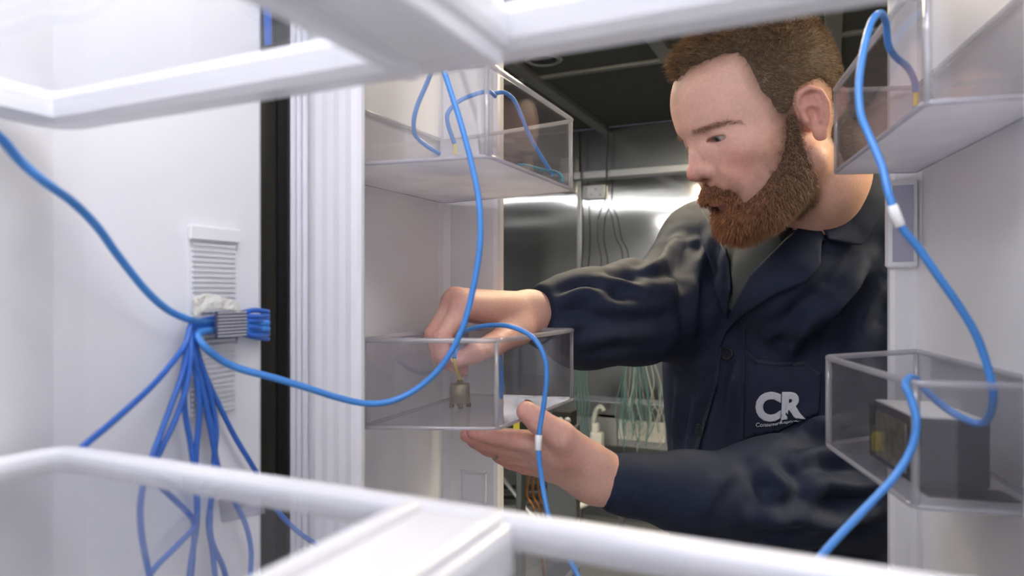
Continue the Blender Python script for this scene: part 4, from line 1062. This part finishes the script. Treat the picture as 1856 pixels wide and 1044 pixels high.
# ring on the supporting hand
a = np.array(P3(*LH['ring'][0][1])); b = np.array(P3(*LH['ring'][0][2])); c = a*.45+b*.55; d = (b-a)/np.linalg.norm(b-a)
e1 = np.cross(d, [0, 0, 1.]); e1 /= np.linalg.norm(e1); e2 = np.cross(d, e1)
tube('ring', [Vector(tuple(world_np((c+.0096*(math.cos(t)*e1+math.sin(t)*e2))[None])[0])) for t in np.linspace(0, 2*math.pi, 25)[:-1]], .0010, 'ring_metal', root, 6, True)
# nails
def nail(hand, f, out, parent):
    P = [np.array(P3(*q)) for q in hand[f][0]]; r = hand[f][1]; d = P[-1]-P[-2]; d /= np.linalg.norm(d); o_ = np.array(out, float); o_ -= d*o_.dot(d); o_ /= np.linalg.norm(o_); s_ = np.cross(d, o_)
    c = P[-1]+d*.001; V = []; F = []
    for i in range(7):
        for j in range(7):
            x = (i/6-.5)*2; y = (j/6-.5)*2; V.append(c+s_*x*r[-1]*.72+d*y*.0058+o_*(r[-1]*math.sqrt(max(0, 1-(.72*x)**2))+.0002-.0012*max(0, y*y*y)))
    for i in range(6):
        for j in range(6): F.append((i*7+j, i*7+j+1, (i+1)*7+j+1, (i+1)*7+j))
    me = mesh_np('fingernail', world_np(np.array(V)), F); set_tone(me, np.repeat(lin(232,186,176)[None], len(V), 0)); obj('fingernail', me, 'skin', parent)
nail(LH, 'thumb', (-.2, .5, .8), root)
nail(RH, 'thumb', (.2, -.4, .8), root); nail(RH, 'index', (-.5, -.2, -.8), root); nail(RH, 'middle', (-.3, 0, -.9), root)
# trousers and shoes below the coat
hipc = np.array([.455, 1.08]); 
def legs(p):
    d = None
    for s in (-1, 1):
        hx = hipc+side[:2]*.095*s; e = s_chain(p, [(hx[0], hx[1], -.62), (hx[0]-.01, hx[1]-.01, -.85), (hx[0]+.01, hx[1]+.02, -1.24)], [.105, .085, .062], .03); d = e if d is None else smin(d, e, .02)
    d = smin(d, s_ell(p, (hipc[0], hipc[1], -.60), (.17, .17, .13)), .03)
    return smax(d, -1.235-p[:, 2], .005)
V, F = surface_nets(legs, (.2, .8, -1.3), (.72, 1.36, -.42), .015, 1); obj('trousers', mesh_np('trousers', world_np(V), F), 'trouser_grey', root)
for s in (-1, 1):
    hx = hipc+side[:2]*.095*s+np.array([.01, .02]); fx = hx+face[:2]*.12
    V, F = surface_nets(lambda p: smax(smin(s_cap(p, (hx[0], hx[1], -1.25), (fx[0], fx[1], -1.262), .047, .040), s_cap(p, (hx[0], hx[1], -1.25), (hx[0], hx[1], -1.19), .05), .03), -1.298-p[:, 2], .004), (hx[0]-.25, hx[1]-.25, -1.31), (hx[0]+.25, hx[1]+.25, -1.1), .010, 1)
    obj('shoe', mesh_np('shoe', world_np(V), F), 'shoe_black', root)
